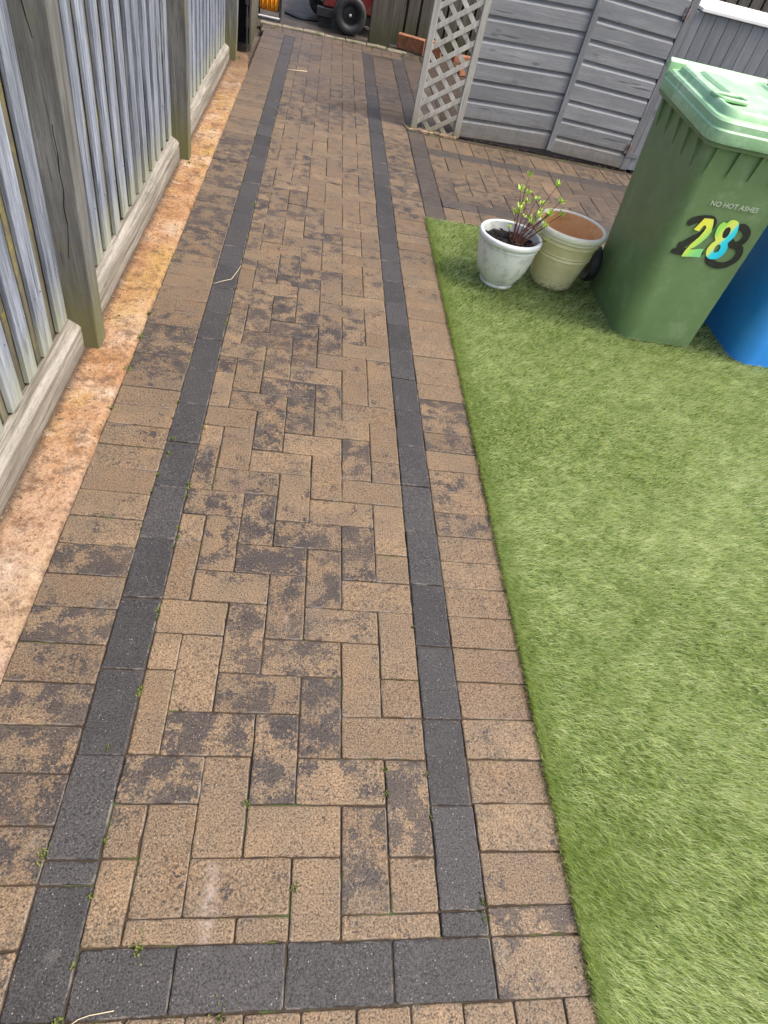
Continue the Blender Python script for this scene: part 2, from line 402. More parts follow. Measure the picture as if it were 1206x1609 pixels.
class MB:
    def __init__(s):
        s.v = []; s.f = []; s.r = []
    def add(s, vs, fs, rnd=None):
        k = len(s.v)
        if rnd is None: rnd = random.random()
        s.v += [tuple(p) for p in vs]; s.r += [rnd] * len(vs)
        s.f += [tuple(k + i for i in f) for f in fs]
    def box(s, x0, x1, y0, y1, z0, z1, m=None, rnd=None):
        vs = [Vector(p) for p in ((x0, y0, z0), (x1, y0, z0), (x1, y1, z0), (x0, y1, z0), (x0, y0, z1), (x1, y0, z1), (x1, y1, z1), (x0, y1, z1))]
        if m is not None: vs = [m @ p for p in vs]
        s.add(vs, [(0, 3, 2, 1), (4, 5, 6, 7), (0, 1, 5, 4), (1, 2, 6, 5), (2, 3, 7, 6), (3, 0, 4, 7)], rnd)
    def tube(s, pts, rad, seg=10, close=False, caps=True):
        pts = [Vector(p) for p in pts]
        n = len(pts)
        rads = rad if isinstance(rad, (list, tuple)) else [rad] * n
        vs = []; fs = []
        up = Vector((0.13, 0.21, 0.97))
        for i, p in enumerate(pts):
            a = pts[(i - 1) % n] if (close or i > 0) else p
            b = pts[(i + 1) % n] if (close or i < n - 1) else p
            d = (b - a).normalized()
            u = d.cross(up)
            if u.length < 1e-3: u = d.cross(Vector((1, 0, 0)))
            u.normalize(); w = d.cross(u).normalized()
            for k in range(seg):
                q = 2 * math.pi * k / seg
                vs.append(p + (u * math.cos(q) + w * math.sin(q)) * rads[i])
        m = n if close else n - 1
        for i in range(m):
            for k in range(seg):
                a = i * seg + k; b = i * seg + (k + 1) % seg
                c = ((i + 1) % n) * seg + (k + 1) % seg; d = ((i + 1) % n) * seg + k
                fs.append((a, b, c, d))
        if caps and not close:
            fs.append(tuple(range(seg))[::-1]); fs.append(tuple((n - 1) * seg + k for k in range(seg)))
        s.add(vs, fs)
    def lathe(s, prof, seg=48, m=None, jit=0.0):
        vs = []; fs = []
        n = len(prof)
        for k in range(seg):
            q = 2 * math.pi * k / seg
            for (r, z) in prof:
                p = Vector((r * math.cos(q), r * math.sin(q), z))
                vs.append(m @ p if m is not None else p)
        for k in range(seg):
            for i in range(n - 1):
                a = k * n + i; b = ((k + 1) % seg) * n + i
                fs.append((a, b, b + 1, a + 1))
        s.add(vs, fs)
    def rings(s, rings, cap0=True, cap1=True):
        n = len(rings[0]); vs = [p for r in rings for p in r]; fs = []
        for i in range(len(rings) - 1):
            for k in range(n):
                fs.append((i * n + k, i * n + (k + 1) % n, (i + 1) * n + (k + 1) % n, (i + 1) * n + k))
        if cap0: fs.append(tuple(range(n))[::-1])
        if cap1: fs.append(tuple((len(rings) - 1) * n + k for k in range(n)))
        s.add(vs, fs)
    def prism(s, poly, axis_vec, rnd=None):
        """extrude a closed 3D polygon along a vector"""
        n = len(poly); a = [Vector(p) for p in poly]; b = [p + Vector(axis_vec) for p in a]
        fs = [tuple(range(n))[::-1], tuple(range(n, 2 * n))]
        for k in range(n): fs.append((k, (k + 1) % n, n + (k + 1) % n, n + k))
        s.add(a + b, fs, rnd)
    def build(s, name, mat, parent=None, bevel=0.0, smooth=False, label=None, loc=None, subsurf=0, sm_angle=None):
        base = Vector((0, 0, 0))
        if parent is not None: base = WL[parent.name]
        elif loc is not None: base = Vector(loc)
        me = bpy.data.meshes.new(name)
        me.from_pydata([tuple(Vector(p) - base) for p in s.v], [], s.f)
        bm = bmesh.new(); bm.from_mesh(me)
        bmesh.ops.recalc_face_normals(bm, faces=bm.faces)
        bm.to_mesh(me); bm.free()
        a = me.attributes.new('rnd', 'FLOAT', 'POINT')
        a.data.foreach_set('value', s.r)
        me.materials.append(MAT[mat] if isinstance(mat, str) else mat)
        o = bpy.data.objects.new(name, me)
        C.objects.link(o)
        if parent is not None:
            o.parent = parent
            WL[o.name] = base
        else:
            o.location = base; WL[o.name] = base
        if smooth:
            for p in me.polygons: p.use_smooth = True
            if sm_angle:
                try: me.set_sharp_from_angle(angle=R(sm_angle))
                except Exception: pass
        if bevel:
            b = o.modifiers.new('bevel', 'BEVEL'); b.width = bevel; b.segments = 2; b.limit_method = 'ANGLE'; b.angle_limit = R(40)
        if subsurf:
            b = o.modifiers.new('sub', 'SUBSURF'); b.levels = subsurf; b.render_levels = subsurf
        if label: o['label'] = label
        return o

def nz(x, y, z=0.0, s=1.0):
    return mnoise.noise(Vector((x * s, y * s, z)))

# ================================================================ GROUND
g = MB()
N = 40
g.box(-60, 60, -40, 80, -0.35, -0.06)
tag(g.build('ground', 'ground'), kind='structure')

g = MB(); g.box(-6, 8, 7.80, 16, -0.2, -0.045)
tag(g.build('back_yard', 'yard'), kind='structure')

# joint bed under all pavers
g = MB(); g.box(-0.99, 0.45, -1.2, 7.62, -0.05, -0.0055); g.box(0.45, 3.4, 3.53, 5.2, -0.05, -0.0055); g.box(0.45, 2.2, 5.2, 7.75, -0.05, -0.012)
tag(g.build('joint_bed', 'joint'), kind='structure')

# ---- pavers
U = 0.102
STAINS = [(-0.601, 0.303, 0.08), (-0.168, 0.323, 0.06), (-0.163, 0.165, 0.049), (-0.37, 0.502, 0.125), (-0.281, 0.629, 0.101), (-0.468, 0.693, 0.083), (-0.394, 0.821, 0.124), (-0.49, 0.901, 0.098), (-0.349, 0.962, 0.152), (-0.576, 1.011, 0.064), (-0.473, 1.099, 0.097), (-0.585, 1.222, 0.118), (-0.36, 1.581, 0.104), (-0.34, 1.659, 0.144), (-0.458, 1.675, 0.093), (-0.151, 1.409, 0.092), (-0.526, 1.907, 0.099), (-0.612, 1.802, 0.082), (-0.461, 2.059, 0.184), (-0.306, 2.197, 0.168), (-0.528, 2.242, 0.163), (-0.409, 2.621, 0.168), (0.206, 1.684, 0.08), (0.239, 1.539, 0.077), (0.133, 1.26, 0.081), (0.237, 1.114, 0.056), (0.105, 0.103, 0.072), (0.268, 0.113, 0.033), (-0.852, 0.325, 0.127), (-0.833, 0.19, 0.095), (-0.796, 0.042, 0.066), (-0.957, 0.661, 0.116), (-0.923, 0.861, 0.079), (-0.948, 1.377, 0.076), (-0.939, 1.812, 0.133), (-0.928, 1.989, 0.116), (-0.94, 0.479, 0.107), (-0.977, 3.043, 0.15), (-0.956, 3.565, 0.134), (-0.512, 3.314, 0.174), (0.15, 4.205, 0.183), (0.113, 3.573, 0.142), (-0.402, 0.348, 0.072), (-0.285, 0.307, 0.058), (-0.506, 0.389, 0.071), (-0.05, 0.283, 0.038), (-0.477, 0.098, 0.031), (-0.229, 0.442, 0.063), (0.217, 0.02, 0.057), (-0.328, 2.99, 0.117), (-0.158, 0.932, 0.048), (-0.44, 1.429, 0.076)]
PV = {'v': [], 'f': [], 'c': [], 'o': [], 'e': []}
def paver(x0, x1, y0, y1, kind=0, stain=None, damp_shade=None, gap=0.0011, z=0.0):
    if x1 - x0 < 0.012 or y1 - y0 < 0.012: return
    cx, cy = (x0 + x1) / 2, (y0 + y1) / 2
    hx, hy = (x1 - x0) / 2 - gap - random.uniform(0, .0007), (y1 - y0) / 2 - gap - random.uniform(0, .0007)
    rt = random.gauss(0, 0.0045); jx, jy = random.gauss(0, .0006), random.gauss(0, .0006)
    zz = z + random.gauss(0, 0.0011); tx, ty = random.gauss(0, 0.006), random.gauss(0, 0.006)
    c = 0.0035
    if stain is None:
        # weather-stained areas of this path (metres), and looser zones further off
        stain = 0.10 + 0.35 * max(0, nz(cx, cy, 3.3, 1.9))
        for sx_, sy_, sr_ in STAINS:
            d2 = ((cx - sx_) ** 2 + (cy - sy_) ** 2) / (sr_ * 1.15) ** 2
            stain = max(stain, 1.02 * math.exp(-d2 * .8))
        if cy > 2.6: stain = max(stain, 0.38 + 0.9 * nz(cx, cy, 3.3, 1.7))
        if cx < -0.79: stain = max(stain, 0.25)
        stain += random.gauss(0, 0.10)
    stain = max(0.0, min(1.0, stain))
    if damp_shade is None: damp_shade = 0
    damp_shade = max(0.0, min(1.0, damp_shade + random.gauss(0, 0.05)))
    out = []
    def edge(ax, ay, bx, by):
        L = math.hypot(bx - ax, by - ay); n = max(1, int(L / 0.022))
        nx, ny = (by - ay) / L, -(bx - ax) / L
        for i in range(n):
            t_ = i / n
            j = random.gauss(0, 0.0005) if i else 0
            if i and random.random() < 0.05: j -= random.uniform(0.0008, 0.0022)
            out.append((ax + (bx - ax) * t_ + nx * j, ay + (by - ay) * t_ + ny * j))
    k = [(-hx + c, -hy), (hx - c, -hy), (hx, -hy + c), (hx, hy - c), (hx - c, hy), (-hx + c, hy), (-hx, hy - c), (-hx, -hy + c)]
    for i in range(8):
        a, b = k[i], k[(i + 1) % 8]; edge(*a, *b)
    n = len(out); base = len(PV['v'])
    lv = [(0.0, -0.022), (0.0, -0.0028), (0.0014, -0.0008), (0.0038, 0.0)] 
    cr, sr = math.cos(rt), math.sin(rt)
    for ins, dz in lv:
        for (px, py) in out:
            qx = px - math.copysign(min(ins, abs(px)), px) if abs(px) > hx * 0.5 or ins == 0 else px
            qy = py - math.copysign(min(ins, abs(py)), py) if abs(py) > hy * 0.5 or ins == 0 else py
            X = cx + jx + qx * cr - qy * sr; Y = cy + jy + qx * sr + qy * cr
            PV['v'].append((X, Y, zz + dz + tx * qx + ty * qy))
    for i in range(len(lv) - 1):
        for q in range(n):
            PV['f'].append((base + i * n + q, base + i * n + (q + 1) % n, base + (i + 1) * n + (q + 1) % n, base + (i + 1) * n + q))
    PV['f'].append(tuple(base + (len(lv) - 1) * n + q for q in range(n)))
    col = (random.random(), float(kind), stain, damp_shade)
    off = (random.uniform(-9, 9), random.uniform(-9, 9), random.uniform(-9, 9))
    PV['e'] += [1.0] * (n * 3) + [0.0] * n; PV['c'] += [col] * (n * len(lv)); PV['o'] += [off] * (n * len(lv))

def damp_shade_at(x, y):
    """damp far end of the path, with shade there painted into the tone"""
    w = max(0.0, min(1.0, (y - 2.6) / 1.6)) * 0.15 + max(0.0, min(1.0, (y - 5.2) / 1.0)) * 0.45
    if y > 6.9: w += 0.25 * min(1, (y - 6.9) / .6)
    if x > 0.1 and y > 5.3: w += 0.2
    if x < -0.78: w += 0.13  # left course darkened: the fence's shade painted in
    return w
def flush_pavers(name, kind='structure'):
    me = bpy.data.meshes.new(name)
    me.from_pydata(PV['v'], [], PV['f'])
    a = me.attributes.new('pv', 'FLOAT_COLOR', 'POINT'); a.data.foreach_set('color', [q for c_ in PV['c'] for q in c_])
    a = me.attributes.new('off', 'FLOAT_VECTOR', 'POINT'); a.data.foreach_set('vector', [q for c_ in PV['o'] for q in c_])
    a = me.attributes.new('edge', 'FLOAT', 'POINT'); a.data.foreach_set('value', PV['e'])
    me.materials.append(MAT['paver'])
    o = bpy.data.objects.new(name, me); C.objects.link(o); tag(o, kind=kind)
    for k_ in PV: PV[k_] = []
    return o

OFS = 0.42 - 1.0      # phase of herringbone rows
XL = -6.69            # inner left edge in paver units
VEND = 72.7
def clipbrick(a0, a1, b0, b1, lo_a, hi_a, lo_b, hi_b, **kw):
    a0, a1, b0, b1 = max(a0, lo_a), min(a1, hi_a), max(b0, lo_b), min(b1, hi_b)
    if a1 - a0 < 0.12 or b1 - b0 < 0.12: return
    y = (b0 + b1) / 2 * U; x = (a0 + a1) / 2 * U
    paver(a0 * U, a1 * U, b0 * U, b1 * U, damp_shade=damp_shade_at(x, y), **kw)
for k in range(-3, 76):
    for c in range(-1, 8):
        s_ = (k + c) % 4
        if s_ == 0:     # horizontal: cells c and c+1
            clipbrick(-(c + 2), -c, k + OFS, k + 1 + OFS, XL, 0, 0, VEND)
        elif s_ == 2:   # vertical: cells k and k+1
            clipbrick(-(c + 1), -c, k + OFS, k + 2 + OFS, XL, 0, 0, VEND)
# charcoal borders: left (with the two short cuts at the near end), right, and the near cross band
def run(x0, x1, ys, kind, **kw):
    for y0, y1 in zip(ys[:-1], ys[1:]):
        y = (y0 + y1) / 2 * U; x = (x0 + x1) / 2 * U
        paver(x0 * U, x1 * U, y0 * U, y1 * U, kind=kind, damp_shade=damp_shade_at(x, y), **kw)
run(XL - 1, XL, [-1, 0.98, 1.40] + [1.40 + 2 * i for i in range(1, 36)] + [VEND], 1)
run(0, 1, [0, 0.43] + [0.43 + 2 * i for i in range(1, 37)] [:36] + [VEND], 1)
xs = [XL, -5.02, -3.02, -1.0, 1.0]
for a, b in zip(xs[:-1], xs[1:]):
    paver(a * U, b * U, -U, 0, kind=1)
# row of headers in front of the cross band (towards the viewer)
i = -12
while i < 3: 
    paver(i * U * 1.0 + 0.03, (i + 1) * U + 0.03, -3 * U, -U, damp_shade=0); i += 1
for r_ in range(3):
    for i in range(-5, 2): paver(i * 2 * U + (r_ % 2) * U, (i + 2 - 1 + 1) * 2 * U - 2 * U + (r_ % 2) * U, (-4 - r_) * U, (-3 - r_) * U)
# soldier courses each side
v = -0.93
k = 0
run(XL - 3, XL - 1, [-3 + i * 1.0 for i in range(0, 77)], 0)
ys = [-1.0, 0.0, 0.52] + [0.52 + i * 0.985 for i in range(1, 73)]
run(1.0, 2.95, ys, 0)
# far end: a cross row of stretchers, a header row against the kerb
for i in range(-5, 2):
    paver((i * 2) * U, (i * 2 + 2) * U, 7.425, 7.525, damp_shade=0.65)
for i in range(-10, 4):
    paver(i * U, (i + 1) * U, 7.527, 7.70, damp_shade=0.7)
flush_pavers('garden_path')

# ---- side path between lawn and storage front, and the strip running on past the lattice
xe = 0.305
def run2(xa, xb, ya, yb, step, along, kind, damp_shade=0.2, stain=None):
    q = xa if along == 'x' else ya
    end = xb if along == 'x' else yb
    while q < end - 0.02:
        r_ = min(q + step, end)
        if along == 'x': paver(q, r_, ya, yb, kind=kind, damp_shade=damp_shade, stain=stain)
        else: paver(xa, xb, q, r_, kind=kind, damp_shade=damp_shade, stain=stain)
        q = r_
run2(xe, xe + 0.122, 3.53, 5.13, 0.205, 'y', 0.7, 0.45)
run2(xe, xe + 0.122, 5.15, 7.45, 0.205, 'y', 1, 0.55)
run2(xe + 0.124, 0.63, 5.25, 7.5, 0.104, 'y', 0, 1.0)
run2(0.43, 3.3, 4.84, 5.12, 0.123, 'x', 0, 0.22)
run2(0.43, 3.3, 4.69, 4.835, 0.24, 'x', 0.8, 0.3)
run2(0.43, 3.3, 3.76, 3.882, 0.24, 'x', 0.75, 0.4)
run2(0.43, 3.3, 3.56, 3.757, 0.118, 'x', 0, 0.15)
Ux, Uy = 0.119, 0.134
for k in range(0, 8):
    for c in range(-2, 28):
        s_ = (k - c) % 4
        x0 = 0.43 + c * Ux; y0 = 3.885 + (k - 1) * Uy
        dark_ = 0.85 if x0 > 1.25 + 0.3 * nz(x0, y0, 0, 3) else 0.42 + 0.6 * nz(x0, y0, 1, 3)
        if s_ == 0: a0, a1, b0, b1 = x0, x0 + 2 * Ux, y0, y0 + Uy
        elif s_ == 2: a0, a1, b0, b1 = x0, x0 + Ux, y0 - Uy, y0 + Uy
        else: continue
        a0, a1, b0, b1 = max(a0, 0.43), min(a1, 3.3), max(b0, 3.885), min(b1, 4.688)
        if a1 - a0 > .02 and b1 - b0 > .02: paver(a0, a1, b0, b1, damp_shade=dark_)
flush_pavers('side_path')

g = MB(); g.box(0.635, 2.2, 5.25, 7.8, -0.05, -0.004)
tag(g.build('earth_bed', mat_plain('dark_damp_earth', (0.018, 0.012, 0.008), (0.075, 0.048, 0.030), 26, .85, bump=.9, bd=.008, detail=8)), kind='structure')
g = MB()
pts = [(0.30 + i * 0.021, 5.172 + 0.022 * nz(i * .4, 2) ) for i in range(20)]
poly = [(x, y, 0.006) for x, y in pts] + [(0.72, 5.24, 0.012), (0.28, 5.24, 0.012)]
g.prism(poly, (0, 0, -0.03))
tag(g.build('mortar_bed', 'mortar'), kind='structure')

# ---- kerb at the far end
g = MB()
for i, x in enumerate(np.arange(-1.05, 0.35, 0.22)):
    g.box(x, x + 0.214, 7.71 + .004 * (i % 2), 7.80, -0.2, 0.012 + 0.003 * (i % 3))
tag(g.build('kerb', 'kerb', bevel=0.008), kind='structure')

# ---- orange stained concrete strip along the fence
g = MB()
nxs, nys = 12, 560
x0, x1, y0, y1 = -1.215, -0.985, -1.2, 6.42
vs = []; fs = []
for j in range(nys + 1):
    y = y0 + (y1 - y0) * j / nys
    xr = x1 + 0.006 * nz(0, y, 2, 9) + 0.005 * nz(0, y, 5, 40)
    if y > 5.9: xr -= (y - 5.9) * 0.10
    for i in range(nxs + 1):
        x = x0 + (xr - x0) * i / nxs
        z = 0.004 + 0.004 * nz(x, y, 1, 8) + 0.0022 * nz(x, y, 4, 45)
        if i == nxs: z -= 0.012
        d = abs((x + 1.102) - (1.80 - y) * 0.62 - 0.012 * nz(x, y, 9, 30))   # crack beside the near post
        if -1.10 < x and d < 0.006 and 1.45 < y < 1.85: z -= 0.008
        vs.append((x, y, z))
for j in range(nys):
    for i in range(nxs):
        a = j * (nxs + 1) + i
        fs.append((a, a + 1, a + nxs + 2, a + nxs + 1))
g.add(vs, fs)
tag(g.build('concrete_strip', 'concrete', smooth=True), kind='structure')

# ================================================================ LAWN
rng = np.random.default_rng(3)
g = MB(); g.box(0.300, 3.6, -1.3, 3.525, -0.04, 0.002)
tag(g.build('lawn_backing', 'turfbase'), kind='structure')
def turf(name):
    reg = []
    # (x0,x1,y0,y1,count per m2, width)
    def block(x0, x1, y0, y1, dens, w):
        n = int((x1 - x0) * (y1 - y0) * dens)
        return np.c_[rng.uniform(x0, x1, n), rng.uniform(y0, y1, n), np.full(n, w)]
    P = [block(0.298, 0.95, -0.35, 0.6, 64000, .0014), block(0.298, 1.35, 0.6, 1.4, 52000, .0015),
         block(0.298, 2.1, 1.4, 2.4, 40000, .0018), block(0.298, 2.9, 2.4, 3.53, 28000, .0023),
         block(0.95, 1.9, -0.35, 0.6, 14000, .0026), block(1.35, 2.6, 0.6, 1.4, 14000, .0026), block(2.1, 3.4, 1.4, 2.4, 12000, .003)]
    # fringe standing out over the edge
    n = 9000
    P.append(np.c_[0.297 + rng.normal(0, .0035, n), rng.uniform(-0.35, 3.53, n), np.full(n, .0014)])
    P = np.vstack(P); n = len(P)
    x, y, w = P.T
    # smooth pseudo-noise fields
    def fld(sx, sy, ph):
        return (np.sin(x * sx + ph + 1.7 * np.sin(y * sy * .7 + ph)) + np.sin(y * sy + 2.1 * ph + 1.3 * np.sin(x * sx * .8))) * .5
    clump = (fld(60, 52, .4) + fld(31, 37, 1.9) + .6 * fld(113, 97, 3.1)) / 2.2
    patch = (fld(4.1, 5.3, .9) + fld(9.7, 7.9, 2.2)) / 2
    L = rng.uniform(.019, .032, n) * (1 + .12 * clump)
    ang = R(-50) + .28 * clump + .30 * patch + rng.normal(0, .36, n)
    lean = np.clip(.76 + .10 * clump + rng.normal(0, .2, n), .1, 1.2)
    dx, dy = np.cos(ang), np.sin(ang)
    px, py = -dy, dx
    tw = rng.normal(0, .7, n)
    wx, wy = px * np.cos(tw) + dx * np.sin(tw), py * np.cos(tw) + dy * np.sin(tw)
    V = np.zeros((n, 5, 3), np.float32)
    for i, (t_, ww) in enumerate(((0, 1), (0, -1), (.55, .85), (.55, -.85), (1, 0))):
        bend = lean * (0.45 * t_ + 0.55 * t_ * t_)
        V[:, i, 0] = x + dx * L * bend + wx * w * .5 * ww
        V[:, i, 1] = y + dy * L * bend + wy * w * .5 * ww
        V[:, i, 2] = .001 + L * t_ * np.sqrt(np.clip(1 - .55 * lean ** 2 * t_, .15, 1))
    me = bpy.data.meshes.new(name)
    me.vertices.add(n * 5); me.vertices.foreach_set('co', V.ravel())
    b = (np.arange(n) * 5)[:, None]
    loops = np.concatenate([b + [0, 1, 3, 2], b + [2, 3, 4]], axis=1).ravel().astype(np.int32)
    me.loops.add(len(loops)); me.loops.foreach_set('vertex_index', loops)
    st = ((np.arange(n) * 7)[:, None] + [0, 4]).ravel().astype(np.int32)
    me.polygons.add(n * 2); me.polygons.foreach_set('loop_start', st)
    try: me.polygons.foreach_set('loop_total', np.tile([4, 3], n).astype(np.int32))
    except Exception: pass
    me.update(calc_edges=True)
    col = np.ones((n, 5, 4), np.float32)
    shade = np.clip(.5 + .14 * patch + .12 * clump + rng.normal(0, .30, n) + .10 * np.exp(-((x - 1.0) ** 2 / .5 + (y - 1.4) ** 2 / 1.2)), 0, 1)  # middle of the lawn brightened: its sheen painted into the blade colour
    col[:, :, 0] = shade[:, None]
    col[:, :, 1] = np.array([0, 0, .55, .55, 1])
    olive = np.clip((fld(3.3, 2.7, 5.1) * fld(6.1, 8.8, 4.0) - .28) * 2.2, 0, 1)
    near = np.clip((0.36 - x) / 0.05, 0, 1) * .9
    col[:, :, 2] = np.maximum(olive, near)[:, None]
    a = me.attributes.new('bl', 'FLOAT_COLOR', 'POINT'); a.data.foreach_set('color', col.ravel())
    me.materials.append(MAT['turf'])
    o = bpy.data.objects.new(name, me); C.objects.link(o)
    return o
tag(turf('artificial_grass'), 'bright green artificial grass blades covering the lawn', kind='stuff')

# weeds and moss in the paver joints
def weeds():
    spots = []
    fixed = [(-0.578, -0.005, .022), (-0.299, 0.09, .014), (-0.409, 0.25, .012), (-0.1, 0.324, .013), (-0.1, .27, .01), (-0.786, 0.151, .02),
             (-0.765, 1.376, .015), (-0.766, 1.308, .012), (0.093, 0.03, .016), (0.095, 0.06, .012), (0.30, -0.06, .03), (0.305, -.1, .03), (-0.69, -.105, .014), (-0.42, -.105, .016),
             (-.72, .36, .01), (-.985, 1.5, .016), (-.98, 1.72, .02), (-.985, 1.93, .02), (-.99, 2.1, .014), (-1.09, 6.2, .04), (-1.1, 3.72, .03), (-.9, 7.6, .04), (.25, 7.75, .05), (.12, 7.7, .03), (.18, 7.85, .05), (-.45, 7.7, .03)]
    spots += [(a_, b_, c_ * .7) for a_, b_, c_ in fixed]
    for i in range(55):
        k_ = random.randrange(-10, 3); y = random.uniform(-.2, 5.5) ** 1
        r_ = random.random()
        if r_ < .35: x = XL * U + random.gauss(0, .002)
        elif r_ < .5: x = (XL - 1) * U + random.gauss(0, .002)
        elif r_ < .62: x = random.choice((0.0, U)) + random.gauss(0, .002)
        else:
            x = XL * U + random.gauss(0, .003)
        spots.append((x, y, random.uniform(.003, .008)))
    m = MB()
    for (x, y, r_) in spots:
        n = int(10 + r_ * 1500)
        for _ in range(n):
            a = random.uniform(0, 6.28); d = abs(random.gauss(0, r_ * .55))
            bx, by = x + d * math.cos(a), y + d * math.sin(a) * (1.6)
            h = random.uniform(.002, .005) + r_ * random.uniform(.1, .45); w = random.uniform(.0008, .0018)
            e = random.uniform(0, 6.28); lx, ly = math.cos(e) * h * .7, math.sin(e) * h * .7
            qx, qy = -math.sin(e) * w, math.cos(e) * w
            m.add([(bx - qx, by - qy, -.004), (bx + qx, by + qy, -.004), (bx + lx * .6 + qx, by + ly * .6 + qy, h * .7), (bx + lx, by + ly, h), (bx + lx * .6 - qx, by + ly * .6 - qy, h * .7)], [(0, 1, 2, 3, 4)])
    return m.build('joint_weeds', 'weed')
tag(weeds(), 'tiny tufts of moss and weed growing in the paver joints', kind='stuff')

# leaf litter and grit
def litter():
    m = MB()
    for i in range(1500):
        q = random.random()
        if q < .38: x, y = random.gauss(-1.135, .014), random.uniform(-.2, 6.2)
        elif q < .52: x, y = random.uniform(-1.14, -.99), random.uniform(-.1, 6.3)
        elif q < .65: x, y = random.uniform(-1.12, -.98), random.uniform(6.05, 6.6)
        elif q < .8: x, y = random.uniform(.7, 2.3), random.gauss(5.2, .03)
        else: x, y = random.uniform(.3, 1.9), random.uniform(3.6, 7.6)
        if -1.15 > x: x = -1.14
        s_ = random.uniform(.0012, .0042)
        a = random.uniform(0, 6.28); z = random.uniform(.002, .006)
        pp = [(x + s_ * random.uniform(.6, 1.3) * math.cos(a + k_ * 1.57), y + s_ * random.uniform(.6, 1.4) * math.sin(a + k_ * 1.57), z) for k_ in range(4)]
        m.prism(pp, (0, 0, random.uniform(.001, .004)))
    return m.build('grit_and_litter', mat_plain('grit', (0.05, 0.03, 0.018), (0.34, 0.24, 0.15), 40, .9))
tag(litter(), 'scattered grit and leaf crumbs along fence foot and storage front', kind='stuff')

# ================================================================ LEFT FENCE
SH = 0.027      # the fence leans slightly over the path
def sx(x, z): return x + SH * z
F = thing('board_fence', 'weathered grey hit and miss board fence with posts and gravel boards', 'fence', (-1.19, 2.5, 0))
HF = 1.78
def lean_box(m, x0, x1, y0, y1, z0, z1, seg=6, rnd=None, wob=0.0015):
    rings = []
    ph = random.uniform(0, 50)
    for i in range(seg + 1):
        z = z0 + (z1 - z0) * i / seg
        a = wob * nz(ph, z, 0, 3); b = wob * nz(ph, z, 8, 3)
        rings.append([(sx(x0, z) + b, y0 + a, z), (sx(x1, z) + b, y0 + a, z), (sx(x1, z) + b, y1 + a, z), (sx(x0, z) + b, y1 + a, z)])
    k = len(m.v); m.rings(rings)
    if rnd is not None: m.r[k:] = [rnd] * (len(m.v) - k)
posts = [-0.15, 1.816, 3.757, 6.07]
for y in posts:
    m = MB(); lean_box(m, -1.225, -1.104, y, y + .086, -0.05, HF + .06, 14, wob=.003)
    m.build('post', 'post', F, bevel=.005)
segs = [(-2.0, -0.15), (-0.055, 1.816), (1.911, 3.757), (3.852, 6.07)]
for ya, yb in segs:
    m = MB()
    prof = [(-1.157, -0.04), (-1.155, 0.088), (-1.162, 0.098), (-1.196, 0.118), (-1.204, 0.116), (-1.206, -.04)]
    n = 26; rings = []
    for i in range(n + 1):
        y = ya + (yb - ya) * i / n
        rings.append([(x + .0022 * nz(y, z, x * 9, 6), y, z + .003 * nz(y, 3, 1, 1.3) + (.002 * nz(y, x * 20, 2, 14) if z > .05 else 0)) for x, z in prof])
    m.rings(rings); m.build('gravel_board', 'gravel', F, smooth=True, sm_angle=25)
    m = MB(); b = MB()
    y = yb - 0.010 - 0.09
    k = 0
    while y > ya - 0.06:
        w = random.uniform(.074, .094)
        a0 = max(y, ya + .002)
        lean_box(m, -1.2075, -1.194 + random.uniform(-.002, .003), a0, y + w, .118 + random.uniform(0, .012), HF - random.uniform(0, .01), 8, wob=.004)
        y -= 0.147
    y = yb - 0.058
    while y > ya + .02:
        for z in (.322, 1.022, 1.645):
            for yy in (y - .022, y + .022):
                m.tube([(sx(-1.1945, z), yy, z + random.uniform(-.004, .004)), (sx(-1.1895, z), yy, z)], .0022, 6)
        y -= .147
    m.build('front_boards', 'board', F, bevel=.0022)
    y = yb - 0.124 + .045
    while y > ya:
        lean_box(b, -1.226, -1.2085 - random.uniform(0, .003), max(ya, y - .05), min(yb, y + .052), .06, HF - .02, 4, wob=.002)
        y -= 0.147
    b.build('back_boards', 'backboard', F, bevel=.0015)
    m = MB()
    for z in (.30, 1.0, 1.62): lean_box(m, -1.262, -1.2285, ya, yb, z, z + .05, 1, wob=0)
    m.build('rail', 'post', F)
# split running down the near post, modelled as a thin dark groove
m = MB()
pts = []
for i in range(26):
    z = .30 + i * .052
    pts.append((sx(-1.160 + .022 * math.sin(i * .23) + .004 * random.uniform(-1, 1), z), 1.8155, z))
for a, b_ in zip(pts[:-1], pts[1:]):
    w = .0010 + .0007 * random.random()
    m.add([(a[0] - w, a[1], a[2]), (a[0] + w, a[1], a[2]), (b_[0] + w, b_[1], b_[2]), (b_[0] - w, b_[1], b_[2])], [(0, 1, 2, 3)])
m.build('post_crack', 'black', F)

# ---- gap beyond the fence: black panels added to make it dark; opened gate leaf
T = thing('gap_dark_panel', 'tall black panel added to darken the narrow gap behind the last fence post', 'panel', (-1.5, 6.4, 0))
m = MB()
m.box(-1.60, -1.58, 6.10, 8.4, -.05, 1.85)
m.build('panel_side', 'black', T)
m = MB(); m.box(-1.58, -1.075, 7.0, 7.02, -.05, 1.85); m.build('panel_back', 'black', T)
m = MB(); m.box(-1.60, -1.1, 6.18, 7.0, 1.80, 1.83); m.build('panel_top', 'black', T)
T = thing('gate_leaf', 'grey boarded gate leaf folded back beside the far end of the path', 'gate', (-1.02, 6.42, 0))
m = MB()
def gl(y): return -1.018 - (y - 6.42) * .035
for i in range(9):
    ya = 6.42 + i * .125; yb = ya + .121
    m.prism([(gl(ya) - .018, ya, .02), (gl(ya), ya, .02), (gl(yb), yb, .02), (gl(yb) - .018, yb, .02)], (.03, 0, 1.7))
m.build('gate_boards', 'oldfence', T, bevel=.002)
m = MB()
